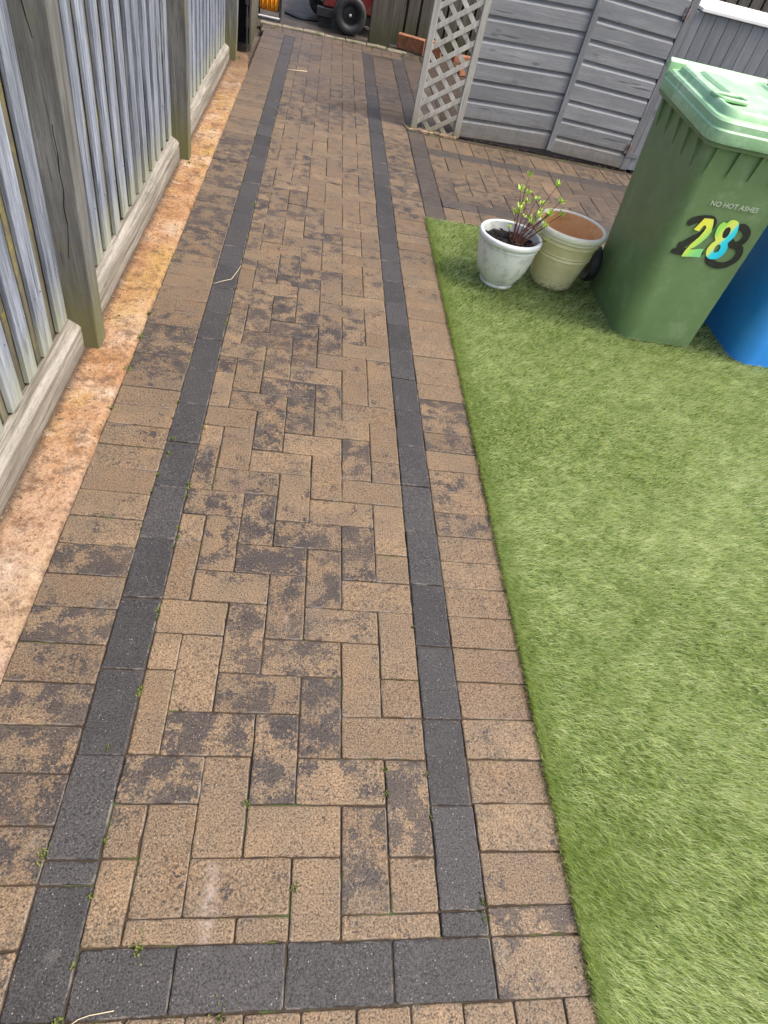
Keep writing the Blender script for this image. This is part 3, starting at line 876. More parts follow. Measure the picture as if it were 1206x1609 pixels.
for z in (.18, 1.45): m = MB(); m.prism([(gl(6.42) - .046, 6.425, z), (gl(6.42) - .0195, 6.425, z), (gl(7.5) - .0195, 7.5, z), (gl(7.5) - .046, 7.5, z)], (.003, 0, .07)); m.build('gate_ledge', 'oldfence', T, bevel=.003)
m = MB(); m.box(-1.055, -1.043, 6.395, 6.409, .03, .62); m.box(-1.062, -1.036, 6.388, 6.4, .34, .58)
m.build('drop_bolt', 'darkmetal', T, bevel=.002)

# ================================================================ LATTICE + SHIPLAP STORE FRONT
YF = 5.22
L_ = thing('lattice_trellis', 'grey diamond lattice trellis in a narrow frame joining the shiplap doors', 'trellis', (.52, 5.21, 0))
HL = 1.55
m = MB(); m.box(.331, .378, 5.195, 5.235, 0.0, HL); m.build('frame', 'lattice', L_, bevel=.003)
m = MB(); m.box(.674, .722, 5.195, 5.235, 0.0, HL); m.build('frame', 'lattice', L_, bevel=.003)
m = MB(); m.box(.378, .674, 5.2, 5.23, HL - .045, HL); m.build('frame', 'lattice', L_, bevel=.003)
def lath(m, slope, z0, y0, y1, w=.031):
    xa, xb = .376, .676
    za, zb = z0, z0 + slope * (xb - xa)
    hw = w / 2 * math.hypot(1, slope)
    # clip against bottom and top
    poly = [(xa, za - hw), (xb, zb - hw), (xb, zb + hw), (xa, za + hw)]
    def clip(poly, zc, keep_above):
        out = []
        for i in range(len(poly)):
            p, q = poly[i], poly[(i + 1) % len(poly)]
            ip = (p[1] >= zc) == keep_above; iq = (q[1] >= zc) == keep_above
            if ip: out.append(p)
            if ip != iq:
                t_ = (zc - p[1]) / (q[1] - p[1]); out.append((p[0] + (q[0] - p[0]) * t_, zc))
        return out
    poly = clip(poly, .008, True)
    if len(poly) >= 3: poly = clip(poly, HL - .046, False)
    if len(poly) >= 3: m.prism([(x, y0, z) for x, z in poly], (0, y1 - y0, 0))
m = MB(); m2_ = MB()
z = .06 - .117 * 3
while z < HL:
    lath(m, .66, z, 5.2005, 5.2085); z += .117
z = .12
while z < HL + .5:
    lath(m2_, -1.02, z, 5.2088, 5.2168); z += .123
m.build('front_laths', 'lattice', L_, bevel=.0015)
m2_.build('rear_laths', 'lattice', L_, bevel=.0015)

S_ = thing('shiplap_doors', 'pair of grey painted shiplap doors with rusty hinges beside the lattice', 'doors', (1.43, YF, 0))
def leaf(x0, x1, zl, zr, top, n0, pitch):
    m = MB()
    z = 0
    def zz(x, h): return zl + (zr - zl) * (x - x0) / (x1 - x0) + h
    h = 0; i = 0
    while h < top:
        ph = pitch * random.uniform(.97, 1.03) if i else n0
        prof = [(0.0, 0.005), (0.0, ph - .030), (0.006, ph - .021), (0.018, ph - .009), (0.018, ph + .008), (0.028, ph + .008), (0.028, 0.005)]
        r_ = random.random(); nn = 10; rings = []
        for q in range(nn + 1):
            x = x0 + (x1 - x0) * q / nn
            wv = .0012 * nz(x, i, 0, 3)
            rings.append([(x, YF + d + wv, zz(x, h + dz)) for d, dz in prof])
        k = len(m.v); m.rings(rings); m.r[k:] = [r_] * (len(m.v) - k)
        h += ph; i += 1
    return m
leaf(.727, 1.452, .006, .034, 1.62, .135, .126).build('door', 'shiplap', S_, bevel=.0012)
leaf(1.50, 2.118, .026, .008, 1.62, .120, .126).build('door', 'shiplap', S_, bevel=.0012)
m = MB(); m.box(1.452, 1.496, YF - .016, YF + .012, .04, 1.66); m.build('cover_strip', 'trim', S_, bevel=.002)
m = MB(); m.box(.724, .738, YF + .021, YF + .06, 0.0, 1.64); m.box(2.09, 2.118, YF + .021, YF + .06, .02, 1.64); m.box(.74, 2.09, YF + .021, YF + .05, .2, .27); m.box(.74, 2.09, YF + .021, YF + .05, 1.3, 1.37)
m.build('door_frame', 'trim', S_)
def hinge(z):
    m = MB()
    m.tube([(2.124, YF - .009, z - .045), (2.124, YF - .009, z + .045)], .006, 10)
    m.box(2.098, 2.120, YF - .005, YF - .001, z - .035, z + .035)
    m.box(2.128, 2.148, YF - .005, YF - .001, z - .03, z + .03)
    m.build('hinge', 'rust', S_, bevel=.001)
hinge(.155); hinge(1.03)

B_ = thing('storage_box', 'low grey boarded garden store with flat white painted lid', 'storage box', (2.8, 5.5, 0))
m = MB(); m.box(2.122, 2.182, YF - .0, YF + .05, .006, 1.6); m.build('corner_post', 'trim', B_, bevel=.002)
m = MB()
x = 2.185
while x < 3.6:
    w = .068 if x < 2.2 else .098
    m.box(x, x + w - .0035, YF + .004, YF + .018, .012, 1.06); x += w
m.build('front_boards', 'tgboard', B_, bevel=.0018)
m = MB(); m.box(2.126, 2.24, YF - .003, YF + .0, .10, .135); m.build('cross_strip', 'trim', B_, bevel=.002)
m = MB(); m.box(2.19, 3.6, YF + .02, YF + .60, .01, 1.05); m.build('carcass', 'black', B_)
m = MB()
m.prism([(2.215, YF - .012, 1.062), (3.64, YF - .012, 1.062), (3.64, YF + .58, 1.085), (2.185, YF + .58, 1.085)], (0, 0, .022))
m.build('lid', 'whitelid', B_, bevel=.004)

g = MB(); g.box(2.3, 9, 5.9, 16, -.058, -.02)
tag(g.build('slate_bed', 'slate'), kind='structure')

# ================================================================ FAR FENCE, POST, BRICKS
T = thing('gate_post', 'thick weathered grey gate post with mossy foot at the path end', 'post', (.2, 8.02, 0))
m = MB(); m.box(.075, .20, 7.98, 8.10, -.05, 1.9); m.box(.2005, .315, 7.995, 8.085, -.05, 1.85)
m.build('post_timber', 'oldfence', T, bevel=.006)
T = thing('back_fence', 'dark hit and miss board fence behind the terracotta bricks', 'fence', (1.4, 8.3, 0))
m = MB(); x = .33; i = 0
while x < 4.6:
    if i % 2 == 0: m.box(x, x + .125, 8.30, 8.318, -.03, 1.8)
    x += .075; i += 1
m.build('front_boards', 'oldfence', T, bevel=.002)
m = MB(); x = .40; i = 0
while x < 4.6:
    m.box(x + .03, x + .14, 8.365, 8.38, -.03, 1.8); x += .15
m.build('back_boards', 'oldfence', T, bevel=.002)
m = MB()
for z in (.42, 1.2): m.box(.33, 4.6, 8.3185, 8.364, z, z + .05)
m.build('rail', 'oldfence', T)

def brick(name, label, x, y, rz, rx, L, W, H, z=-.045):
    T = MB()
    M = Matrix.Translation((x, y, z)) @ Matrix.Rotation(R(rz), 4, 'Z') @ Matrix.Rotation(R(rx), 4, 'X')
    T.box(-L / 2, L / 2, -W / 2, W / 2, 0, H, M)
    tag(T.build(name, 'oldbrick', bevel=.005, loc=(x, y, z)), label, 'brick', 'loose terracotta bricks by the back fence')
brick('brick', 'long orange terracotta brick lying nearest the mossy gate post', .56, 8.15, -17, 8, .30, .06, .13, -.03)
brick('brick', 'square pale orange brick between the long brick and the lattice', .80, 8.03, -14, 6, .19, .06, .15, -.03)
brick('brick', 'dull red brick on damp paving seen through the lattice', 1.12, 7.95, 8, 0, .21, .1, .07, -.01)
brick('brick', 'small broken red brick low behind the lattice middle', 1.04, 7.35, 30, 0, .14, .1, .07, 0)

# ================================================================ MOWER + REEL at the far end
T = thing('ride_on_mower', 'dark red ride on mower with black tyres parked beyond the kerb', 'mower', (-.1, 8.5, -.045))
def wheel(cx, cy, r, w, az, name='wheel'):
    M = Matrix.Translation((cx, cy, -.045 + r)) @ Matrix.Rotation(R(az), 4, 'Z') @ Matrix.Rotation(R(90), 4, 'X')
    m = MB(); h = w / 2
    m.lathe([(r * .56, -h * .75), (r * .66, -h * .98), (r * .86, -h), (r * .95, -h * .82), (r, -h * .5), (r, h * .5), (r * .95, h * .82), (r * .86, h), (r * .66, h * .98), (r * .56, h * .75)], 44, M)
    t_ = m.build(name, 'rubber', T, smooth=True, sm_angle=50)
    m = MB()
    m.lathe([(0.001, h * .35), (r * .14, h * .42), (r * .17, h * .25), (r * .44, h * .12), (r * .50, h * .55), (r * .565, h * .75), (r * .565, -h * .75), (r * .3, -h * .6), (0.001, -h * .6)], 36, M)
    q = m.build('rim', 'darkmetal', t_, smooth=True, sm_angle=40)
    m = MB(); m.lathe([(0.001, h * .62), (r * .08, h * .6), (r * .1, h * .3)], 20, M); 
    m.build('hub_cap', 'steel', t_, smooth=True)
wheel(-.14, 8.30, .178, .13, 8)
wheel(-.46, 9.0, .15, .1, 8)
wheel(.05, 9.15, .2, .15, 8)
m = MB(); m.box(-.50, -.26, 8.38, 8.46, .05, .135); m.box(-.26, .1, 8.42, 8.50, .05, .13); m.box(-.47, -.33, 8.41, 8.49, -.0, .05); m.box(-.47, -.43, 8.41, 8.47, -.045, .0)
m.build('axle_beam', 'darkmetal', T, bevel=.006)
m = MB()
def hood(x0, x1, y0, y1, z0, z1):
    rr = []
    for z, ins in ((z0, 0), (z0 + (z1 - z0) * .6, .005), (z1 - .04, .02), (z1, .06)):
        rr.append([(x0 + ins, y0 + ins, z), (x1 - ins, y0 + ins, z), (x1 - ins, y1 - ins, z), (x0 + ins, y1 - ins, z)])
    return rr
m.rings(hood(-.44, .12, 8.40, 9.5, .14, .75))
m.build('hood', 'redpaint', T, bevel=.02)
m = MB(); m.rings(hood(-.02, .22, 8.45, 8.9, .09, .34)); m.build('fender', 'redpaint', T, bevel=.02)
m = MB(); m.rings(hood(-.40, .1, 9.5, 9.95, .3, .62)); m.build('seat', 'rubber', T, bevel=.03)
m = MB(); m.tube([(-.15, 9.3, .7), (-.15, 9.42, .95)], .018, 10); m.tube([(-.15 + .15 * math.cos(a * .5236), 9.44 + .06 * math.sin(a * .5236), .96 + .13 * math.sin(a * .5236)) for a in range(12)], .014, 8, close=True)
m.build('steering_wheel', 'darkmetal', T, smooth=True)
m = MB(); m.tube([(.02, 8.38, .03), (.10, 8.36, .03), (.18, 8.44, .03)], .014, 10); m.build('tow_hook', 'darkmetal', T, smooth=True)

T = thing('cable_reel', 'orange cable reel on dark frame with silver bar beside the open gate', 'cable reel', (-.98, 8.25, -.045))
zc = .135
m = MB()
for i in range(9):
    r_ = .098 + .006 * (i % 2); xx = -1.09 + i * .0225
    m.tube([(xx + random.uniform(-.002, .002), 8.25 + r_ * math.cos(a * math.pi / 16), zc + r_ * math.sin(a * math.pi / 16)) for a in range(32)], .0118, 8, close=True)
m.build('orange_cable', 'orange', T, smooth=True)
m = MB(); m.tube([(-1.10, 8.25, zc), (-.90, 8.25, zc)], .092, 28); m.build('drum', 'orange', T, smooth=True, sm_angle=40)
for xx in (-1.115, -.885):
    m = MB()
    m.tube([(xx, 8.19, -.03), (xx, 8.19, .26), (xx, 8.31, .26), (xx, 8.31, -.03)], .012, 8)
    m.box(xx - .008, xx + .008, 8.17, 8.33, -.044, -.022)
    M = Matrix.Translation((xx + (.006 if xx < -1 else -.006), 8.25, zc)) @ Matrix.Rotation(R(90), 4, 'Y')
    m.lathe([(.001, -.003), (.122, -.003), (.122, .003), (.001, .003)], 32, M)
    m.build('side_frame', 'darkmetal', T, bevel=.002)
m = MB(); m.tube([(-1.105, 8.14, -.012), (-.882, 8.14, -.012)], .011, 10); m.build('front_bar', 'steel', T, smooth=True, sm_angle=40)

T = MB()
T.tube([(-.86 + i * .035, 8.72 - .16 * math.sin(i * .26), -.033 + .004 * math.sin(i)) for i in range(14)], .013, 8)
T.tube([(-.86 + i * .035, 8.78 - .15 * math.sin(i * .26), -.033 + .004 * math.sin(i)) for i in range(14)], .011, 8)
tag(T.build('hose', 'rubber', smooth=True, loc=(-.6, 8.7, -.04)), 'black hose curling across the damp yard behind the reel', 'hose')

# ================================================================ BINS
def rrect(p, rad, z, n=7, zf=None):
    """rounded quad ring. p = corners FL, FR, BR, BL (x,y); rad per corner"""
    out = []
    m_ = len(p)
    for i in range(m_):
        c = Vector(p[i]); a = (Vector(p[i - 1]) - c).normalized(); b = (Vector(p[(i + 1) % m_]) - c).normalized()
        r_ = rad[i] if isinstance(rad, (list, tuple)) else rad
        A = c + a * r_; B = c + b * r_
        for k in range(n):
            t_ = k / (n - 1)
            q = A * (1 - t_) ** 2 + c * 2 * t_ * (1 - t_) * 1.0 + B * t_ * t_
            zz = z if zf is None else z + zf(q.x, q.y)
            out.append((q.x, q.y, zz))
    return out
def inset(p, d):
    c = sum((Vector(q) for q in p), Vector((0, 0))) / 4
    sg = [(1, 1), (-1, 1), (-1, -1), (1, -1)]
    return [(p[i][0] + sg[i][0] * d, p[i][1] + sg[i][1] * d) for i in range(4)]

def wheelie(name, label, dx, dy, body, lid, detail, rim_slope=0.022):
    T = thing(name, label, 'wheelie bin', (1.4 + dx, 2.75 + dy, 0.02))
    ZB = .004
    base = [(1.172, 2.452), (1.60, 2.452), (1.60, 3.03), (1.195, 3.03)]
    topq = [(1.115, 2.404), (1.572, 2.404), (1.60, 3.07), (1.15, 3.07)]
    def lv(t_): return [((1 - t_) * a[0] + t_ * b[0] + dx, (1 - t_) * a[1] + t_ * b[1] + dy) for a, b in zip(base, topq)]
    zs = lambda x, y: rim_slope * max(0, (y - dy - 2.40)) / .67
    rr = []
    H = .905
    for z, fl in ((.0, .115), (.012, .118), (.02, .118), (.06, .11), (.16, .10), (.30, .088), (.5, .07), (.7, .055), (.85, .05), (H, .048)):
        t_ = z / H
        q = lv(t_)
        if z == 0: q = inset(q, .008)
        zf = (lambda x, y, tt=t_: tt * zs(x, y))
        rr.append([(a, b, c_ + ZB) for a, b, c_ in rrect(q, [fl, .04 + .012 * (1 - t_), .06, .06], z, 9, zf)])
    m = MB(); m.rings(rr, True, False)
    b = m.build('body', body, T, smooth=True, sm_angle=38)
    # moulded foot line
    m = MB(); q = inset(lv(.02), -.0025)
    m.rings([[(a, b_, c_ + ZB) for a, b_, c_ in rrect(q, [.119, .052, .06, .06], z, 9)] for z in (.008, .02)], False, False)
    m.build('foot_band', body, T, smooth=True, sm_angle=38)
    # collar under the lid and its stiffening fins
    q = inset(lv(1), -.014)
    m = MB(); m.rings([[(a, b_, c_ + ZB) for a, b_, c_ in rrect(q2, [.06, .055, .065, .065], z, 9, zs)] for q2, z in ((lv(.97), .878), (q, .882), (q, H + .012), (inset(q, .02), H + .012))], False, False)
    m.build('collar', body, T, smooth=True, sm_angle=38)
    if detail:
        ql = lv(1)
        for t_ in (.12, .30, .48, .66, .84):      # left side fins
            y = ql[0][1] * (1 - t_) + ql[3][1] * t_; x = ql[0][0] * (1 - t_) + ql[3][0] * t_
            z = H + ZB + zs(x, y)
            m = MB(); m.prism([(x - .016, y, z - .025), (x + .01, y, z - .025), (x + .006, y, z - .13)], (0, .006, 0)); m.build('stiffening_fin', body, T)
        for t_ in (.08, .30, .52, .74, .93):      # front fins
            x = ql[0][0] * (1 - t_) + ql[1][0] * t_; y = ql[0][1]
            z = H + ZB
            m = MB(); m.prism([(x, y - .016, z - .025), (x, y + .006, z - .025), (x, y + .002, z - .12)], (.006, 0, 0)); m.build('stiffening_fin', body, T)
    # lid
    lo = [(1.088 + dx, 2.378 + dy), (1.612 + dx, 2.374 + dy), (1.632 + dx, 3.085 + dy), (1.138 + dx, 3.085 + dy)]
    Z = H + ZB
    steps = [(0.0, -.006, .085), (-.003, .004, .088), (-.002, .034, .088), (.003, .040, .086), (.005, .062, .084), (.012, .070, .08), (.028, .071, .075), (.034, .073, .07), (.040, .092, .068),
             (.048, .099, .06), (.062, .099, .055), (.072, .090, .05), (.12, .086, .05)]
    m = MB()
    rr = []
    for ins, dz, rad in steps:
        q = inset(lo, ins)
        rr.append(rrect(q, [rad, .07, .04, .04], Z + dz, 9, zs))
    # dome in the middle
    n = len(rr[-1]); cx = sum(p[0] for p in rr[-1]) / n; cy = sum(p[1] for p in rr[-1]) / n
    for f, dz in ((.7, .003), (.35, .006), (.05, .007)):
        rr.append([(cx + (p[0] - cx) * f, cy + (p[1] - cy) * f, Z + .086 + dz + zs(cx + (p[0] - cx) * f, cy + (p[1] - cy) * f)) for p in rr[-1 if f == .7 else n and -1]] if f == .7 else
                  [(cx + (p[0] - cx) * f, cy + (p[1] - cy) * f, Z + .086 + dz + zs(cx + (p[0] - cx) * f, cy + (p[1] - cy) * f)) for p in rr[len(steps) - 1]])
    m.rings(rr, False, True)
    lidob = m.build('lid', lid, T, smooth=True, sm_angle=30)
    if detail:
        # raised panels, hand grip and hinge bar
        def zt(y): return Z + .086 + zs(0, y)
        m = MB()
        P4 = [(1.265, 2.99), (1.352, 2.98), (1.352, 2.70), (1.262, 2.70)]
        lowr = [(x + dx, y + dy, zt(y)) for x, y in [(1.250, 3.01), (1.370, 3.0), (1.370, 2.67), (1.245, 2.67)]]
        upr = [(x + dx, y + dy, zt(y) + .014) for x, y in P4]
        m.rings([lowr, upr]); m.build('raised_panel', lid, lidob, bevel=.004)
        m = MB()
        gx, gy = 1.215 + dx, 2.60 + dy
        ring = [(gx + .07 * math.copysign(abs(math.cos(a)) ** .5, math.cos(a)), gy + .045 * math.copysign(abs(math.sin(a)) ** .5, math.sin(a)), zt(gy) + .012 + .05 * (0)) for a in [2 * math.pi * k / 28 for k in range(28)]]
        m.tube(ring, .0075, 8, close=True)
        m.build('hand_grip', lid, lidob, smooth=True)
        m = MB(); m.rings([[(gx + (x - gx) * .9, gy + (y - gy) * .9, z - .010) for x, y, z in ring], [(gx + (x - gx) * .9, gy + (y - gy) * .9, z - .0085) for x, y, z in ring]])
        m.build('grip_recess', body, lidob)
    m = MB()
    m.tube([(1.15 + dx, 3.118 + dy, 1.005), (1.63 + dx, 3.118 + dy, 1.005)], .012, 12)
    m.build('rear_handle', body, T, smooth=True, sm_angle=40)
    m = MB()
    m.prism([(1.14 + dx, 3.078 + dy, .95), (1.14 + dx, 3.105 + dy, 1.01), (1.14 + dx, 3.09 + dy, 1.038), (1.14 + dx, 3.072 + dy, 1.025)], (.492, 0, 0))
    m.build('lid_hinge', lid, T, bevel=.003)
    m = MB()
    for xx in (1.165, 1.40, 1.60):
        m = MB(); m.box(xx + dx, xx + .018 + dx, 3.06 + dy, 3.125 + dy, .90, 1.0)
        m.build('handle_bracket', body, T, bevel=.003)
    for xx, az in ((1.155, 1), (1.655, -1)):
        M = Matrix.Translation((xx + dx, 3.02 + dy, .10 + .02)) @ Matrix.Rotation(R(90), 4, 'Y')
        m = MB(); r_ = .10; h = .024
        m.lathe([(.001, -h * .5), (r_ * .35, -h * .6), (r_ * .5, -h * .35), (r_ * .7, -h * .4), (r_ * .8, -h * .9), (r_ * .92, -h), (r_, -h * .6), (r_, h * .6), (r_ * .92, h), (r_ * .8, h * .9), (r_ * .7, h * .4), (r_ * .5, h * .35), (.001, h * .5)], 40, M)
        m.build('wheel', 'rubber', T, smooth=True, sm_angle=50)
    m = MB(); m.tube([(1.14 + dx, 3.02 + dy, .12), (1.67 + dx, 3.02 + dy, .12)], .01, 10); m.build('axle', 'darkmetal', T, smooth=True)
    return T
GB = wheelie('wheelie_bin', 'green wheelie bin with faded pale lid, number 28 and wording on front', 0, 0, 'binbody', 'binlid', True)
BB = wheelie('wheelie_bin', 'bright blue wheelie bin standing right of the green one', .625, -.085, 'bluebin', 'bluebin', False)

# ---- lettering on the green bin's front.  front plane: y = 2.452 - 0.0555*(z)
def fy(z, lift): return 2.452 - 0.0555 * (z - .004) - lift
def cat(pts, closed, n=6):
    out = []; m_ = len(pts)
    for i in range(m_ if closed else m_ - 1):
        p0 = pts[(i - 1) % m_] if closed or i > 0 else pts[i]
        p1 = pts[i]; p2 = pts[(i + 1) % m_]
        p3 = pts[(i + 2) % m_] if closed or i + 2 < m_ else p2
        for k in range(n):
            t_ = k / n
            out.append(tuple(.5 * (2 * p1[j] + (p2[j] - p0[j]) * t_ + (2 * p0[j] - 5 * p1[j] + 4 * p2[j] - p3[j]) * t_ ** 2 + (3 * p1[j] - p0[j] - 3 * p2[j] + p3[j]) * t_ ** 3) for j in (0, 1)))
    if not closed: out.append(pts[-1])
    return out
def stroke(m, pts, w, lift):
    q = cat(pts, False, 6); n = len(q)
    L = []; Rr = []
    for i in range(n):
        a = q[max(0, i - 1)]; b = q[min(n - 1, i + 1)]
        d = Vector((b[0] - a[0], b[1] - a[1])).normalized(); nn = Vector((-d.y, d.x))
        t_ = min(i, n - 1 - i) / 2.0
        ww = w * (1 if t_ >= 2 else (0.45 + .275 * t_)) * (1 + .08 * nz(i * .5, lift * 1e4)) / 2
        L.append((q[i][0] + nn.x * ww, q[i][1] + nn.y * ww)); Rr.append((q[i][0] - nn.x * ww, q[i][1] - nn.y * ww))
    vs = [(x, fy(z, lift + i * 1e-6), z) for i, (x, z) in enumerate(L)] + [(x, fy(z, lift + i * 1e-6), z) for i, (x, z) in enumerate(Rr)]
    m.add(vs, [(i, i + 1, n + i + 1, n + i) for i in range(n - 1)])
m = MB()
two = [(1.2134, .5876), (1.2242, .6066), (1.2535, .6192), (1.2979, .6249), (1.3193, .6057), (1.3042, .5682), (1.2651, .53), (1.2403, .5017), (1.238, .4733)]
stroke(m, two, .033, .0012); stroke(m, [(1.205, .470), (1.25, .475), (1.30, .478), (1.356, .482)], .032, .0014)
stroke(m, [(1.222, .515), (1.232, .497), (1.236, .48)], .02, .00135)
stroke(m, [(1.4299, .6207), (1.4679, .6156), (1.4973, .5932), (1.4987, .5616), (1.4739, .5413), (1.4532, .5459), (1.4214, .5724), (1.412, .61), (1.4299, .6207)], .031, .0016)
stroke(m, [(1.4539, .5413), (1.4839, .5393), (1.5112, .5231), (1.5214, .4874), (1.4989, .4561), (1.4588, .4429), (1.4189, .449), (1.3942, .4659), (1.3884, .4941)], .031, .0018)
m.build('sprayed_number', 'stickerblack', GB, label='black sprayed 28 with soft edges behind the bright one')

def sticker_mat(name, xa, xb, stops, skew):
    t = NT(name)
    P = t.P(); s = t.sep(P)
    u = t.m2('ADD', s[0], t.m2('MULTIPLY', s[2], skew))
    f = t.rng(t.m2('ADD', u, t.m2('MULTIPLY', t.noise(P, 30, 3), .012)), xa, xb)
    t.col(t.ramp(f, stops)); t.rough(.35)
    return t.m
m2m = sticker_mat('yellow_green_sticker', 1.02, 1.14, [(0, (.95, .90, .10)), (.4, (.95, .92, .12)), (.72, (.42, .85, .18)), (1, (.25, .75, .30))], -.40)
m8m = sticker_mat('yellow_cyan_sticker', 1.18, 1.285, [(0, (.40, .85, .15)), (.25, (.85, .90, .15)), (.45, (.8, .88, .2)), (.58, (.05, .78, .92)), (1, (.02, .65, .95))], -.32)
m = MB()
P2 = [(1.2485, .5755), (1.2671, .6272), (1.3084, .6297), (1.3196, .6096), (1.3312, .5787), (1.3289, .5567), (1.3147, .5264), (1.3002, .5058), (1.2826, .4893), (1.3435, .5037), (1.3508, .4649), (1.2635, .4543), (1.2643, .4772), (1.2744, .5155), (1.2917, .5484), (1.2983, .577), (1.2986, .5925), (1.2895, .5998), (1.2819, .5986), (1.2773, .5831), (1.2766, .5714)]
cv = bpy.data.curves.new('tmp', 'CURVE'); cv.dimensions = '2D'; cv.fill_mode = 'BOTH'; cv.extrude = .0004
def addspl(pts):
    sp = cv.splines.new('POLY'); sp.points.add(len(pts) - 1); sp.use_cyclic_u = True
    for i, p in enumerate(pts): sp.points[i].co = (p[0], p[1], 0, 1)
def curve_mesh(name, mat, lift, parent, label=None):
    global cv
    o = bpy.data.objects.new('tmp', cv); C.objects.link(o)
    dg = bpy.context.evaluated_depsgraph_get()
    me0 = bpy.data.meshes.new_from_object(o.evaluated_get(dg))
    vs = [(v.co.x, fy(v.co.y, lift + v.co.z), v.co.y) for v in me0.vertices]
    fs = [tuple(p.vertices) for p in me0.polygons]
    bpy.data.objects.remove(o)
    mm = MB(); mm.add(vs, fs)
    r_ = mm.build(name, mat, parent, label=label)
    cv = bpy.data.curves.new('tmp', 'CURVE'); cv.dimensions = '2D'; cv.fill_mode = 'BOTH'; cv.extrude = .0004
    return r_
addspl(P2)
curve_mesh('number_sticker', m2m, .0032, GB, 'yellow to green figure 2')
addspl(cat([(1.3614, .6274), (1.3747, .6236), (1.3868, .6394), (1.4114, .6405), (1.4294, .6303), (1.4423, .6035), (1.4465, .5767), (1.4371, .5532), (1.4357, .5429), (1.4484, .5248), (1.4487, .496), (1.4366, .4752), (1.4082, .4649), (1.3825, .4703), (1.3649, .4881), (1.3591, .5117), (1.3651, .535), (1.3726, .5462), (1.3565, .5654), (1.3482, .5913), (1.3484, .6126)], True, 3))
addspl(cat([(1.4012, .6101), (1.4117, .5983), (1.415, .5753), (1.407, .5621), (1.3937, .5657), (1.3846, .5819), (1.3839, .6013), (1.3912, .6091)], True, 3))
addspl(cat([(1.4031, .5333), (1.4146, .5231), (1.4161, .505), (1.4049, .4957), (1.3958, .4995), (1.3897, .5148), (1.3927, .5295)], True, 3))
curve_mesh('number_sticker', m8m, .0036, GB, 'yellow to cyan figure 8')
# black inside the upper loop of the 8
m = MB(); m.add([(x, fy(z, .0030), z) for x, z in cat([(1.403, .613), (1.4147, .5983), (1.418, .5753), (1.407, .559), (1.3907, .5627), (1.3816, .5819), (1.3809, .6013), (1.3882, .613)], True, 3)], [tuple(range(24))])
m.build('sprayed_patch', 'stickerblack', GB)
# words
fc = bpy.data.curves.new('words', 'FONT'); fc.body = 'NO HOT ASHES'; fc.size = .031; fc.extrude = .0003; fc.offset = .0003; fc.space_character = 1.02
fo = bpy.data.objects.new('words', fc); C.objects.link(fo)
dg = bpy.context.evaluated_depsgraph_get(); me0 = bpy.data.meshes.new_from_object(fo.evaluated_get(dg))
wmax = max(v.co.x for v in me0.vertices)
vs = []
for v in me0.vertices:
    x = 1.2552 + v.co.x / wmax * .222; z = .6795 + .0045 * v.co.x / wmax + v.co.y * .92
    vs.append((x, fy(z, .0012 + v.co.z), z))
fs = [tuple(p.vertices) for p in me0.polygons]
bpy.data.objects.remove(fo)
m = MB(); m.add(vs, fs); m.build('lettering', 'whitetext', GB, label='worn white words NO HOT ASHES')

# ================================================================ POTS
def pot(name, label, cx, cy, prof, mats, inner_mat, soil_r, soil_z, z0=.012):
    T = thing(name, label, 'plant pot', (cx, cy, z0))
    M = Matrix.Translation((cx, cy, z0))
    outer, rim, inner = prof
    m = MB(); m.lathe([(.001, outer[0][1])] + outer, 64, M); m.build('wall', mats[0], T, smooth=True, sm_angle=35)
    m = MB(); m.lathe(rim, 64, M); m.build('rim', mats[1], T, smooth=True, sm_angle=50)
    m = MB(); m.lathe(inner, 64, M); m.build('inside', inner_mat, T, smooth=True)
    m = MB()
    vs = []; fs = []; nr, ns = 9, 44
    for i in range(nr + 1):
        for k in range(ns):
            r_ = soil_r * max(i, .05) / nr; a = 2 * math.pi * k / ns
            x = r_ * math.cos(a); y = r_ * math.sin(a)
            vs.append((cx + x, cy + y, z0 + soil_z + .010 * nz(x, y, cx, 30) + .012 * nz(x, y, cy, 75) + .012 * (1 - (i / nr) ** 2)))
    for i in range(nr):
        for k in range(ns):
            fs.append((i * ns + k, i * ns + (k + 1) % ns, (i + 1) * ns + (k + 1) % ns, (i + 1) * ns + k))
    m.add(vs, fs)
    for _ in range(160):
        a = random.uniform(0, 6.28); d = soil_r * math.sqrt(random.random()) * .93; s_ = random.uniform(.003, .008)
        m.box(-s_, s_, -s_ * .6, s_ * .6, 0, s_, Matrix.Translation((cx + d * math.cos(a), cy + d * math.sin(a), z0 + soil_z + .008 * (1 - (d / soil_r) ** 2) + random.uniform(0, .006))) @ Matrix.Rotation(random.uniform(0, 3), 4, 'Z') @ Matrix.Rotation(random.uniform(-.6, .6), 4, 'X'))
    m.build('compost', 'soil', T)
    return T
WP = pot('plant_pot', 'small white glazed pot holding dark compost and a leafing twiggy shrub', .612, 2.842,
    ([(.082, 0), (.088, .002), (.090, .010), (.087, .016), (.094, .028), (.115, .06), (.132, .10), (.143, .145), (.149, .19), (.151, .207), (.154, .210), (.154, .216), (.151, .218), (.152, .224)],
     [(.150, .222), (.158, .226), (.1625, .236), (.1625, .246), (.158, .254), (.150, .256), (.144, .252), (.142, .243), (.141, .23)],
     [(.1415, .25), (.140, .20), (.130, .15), (.12, .1)]), ('whitepot', 'whiterim'), 'whitepot', .140, .208)
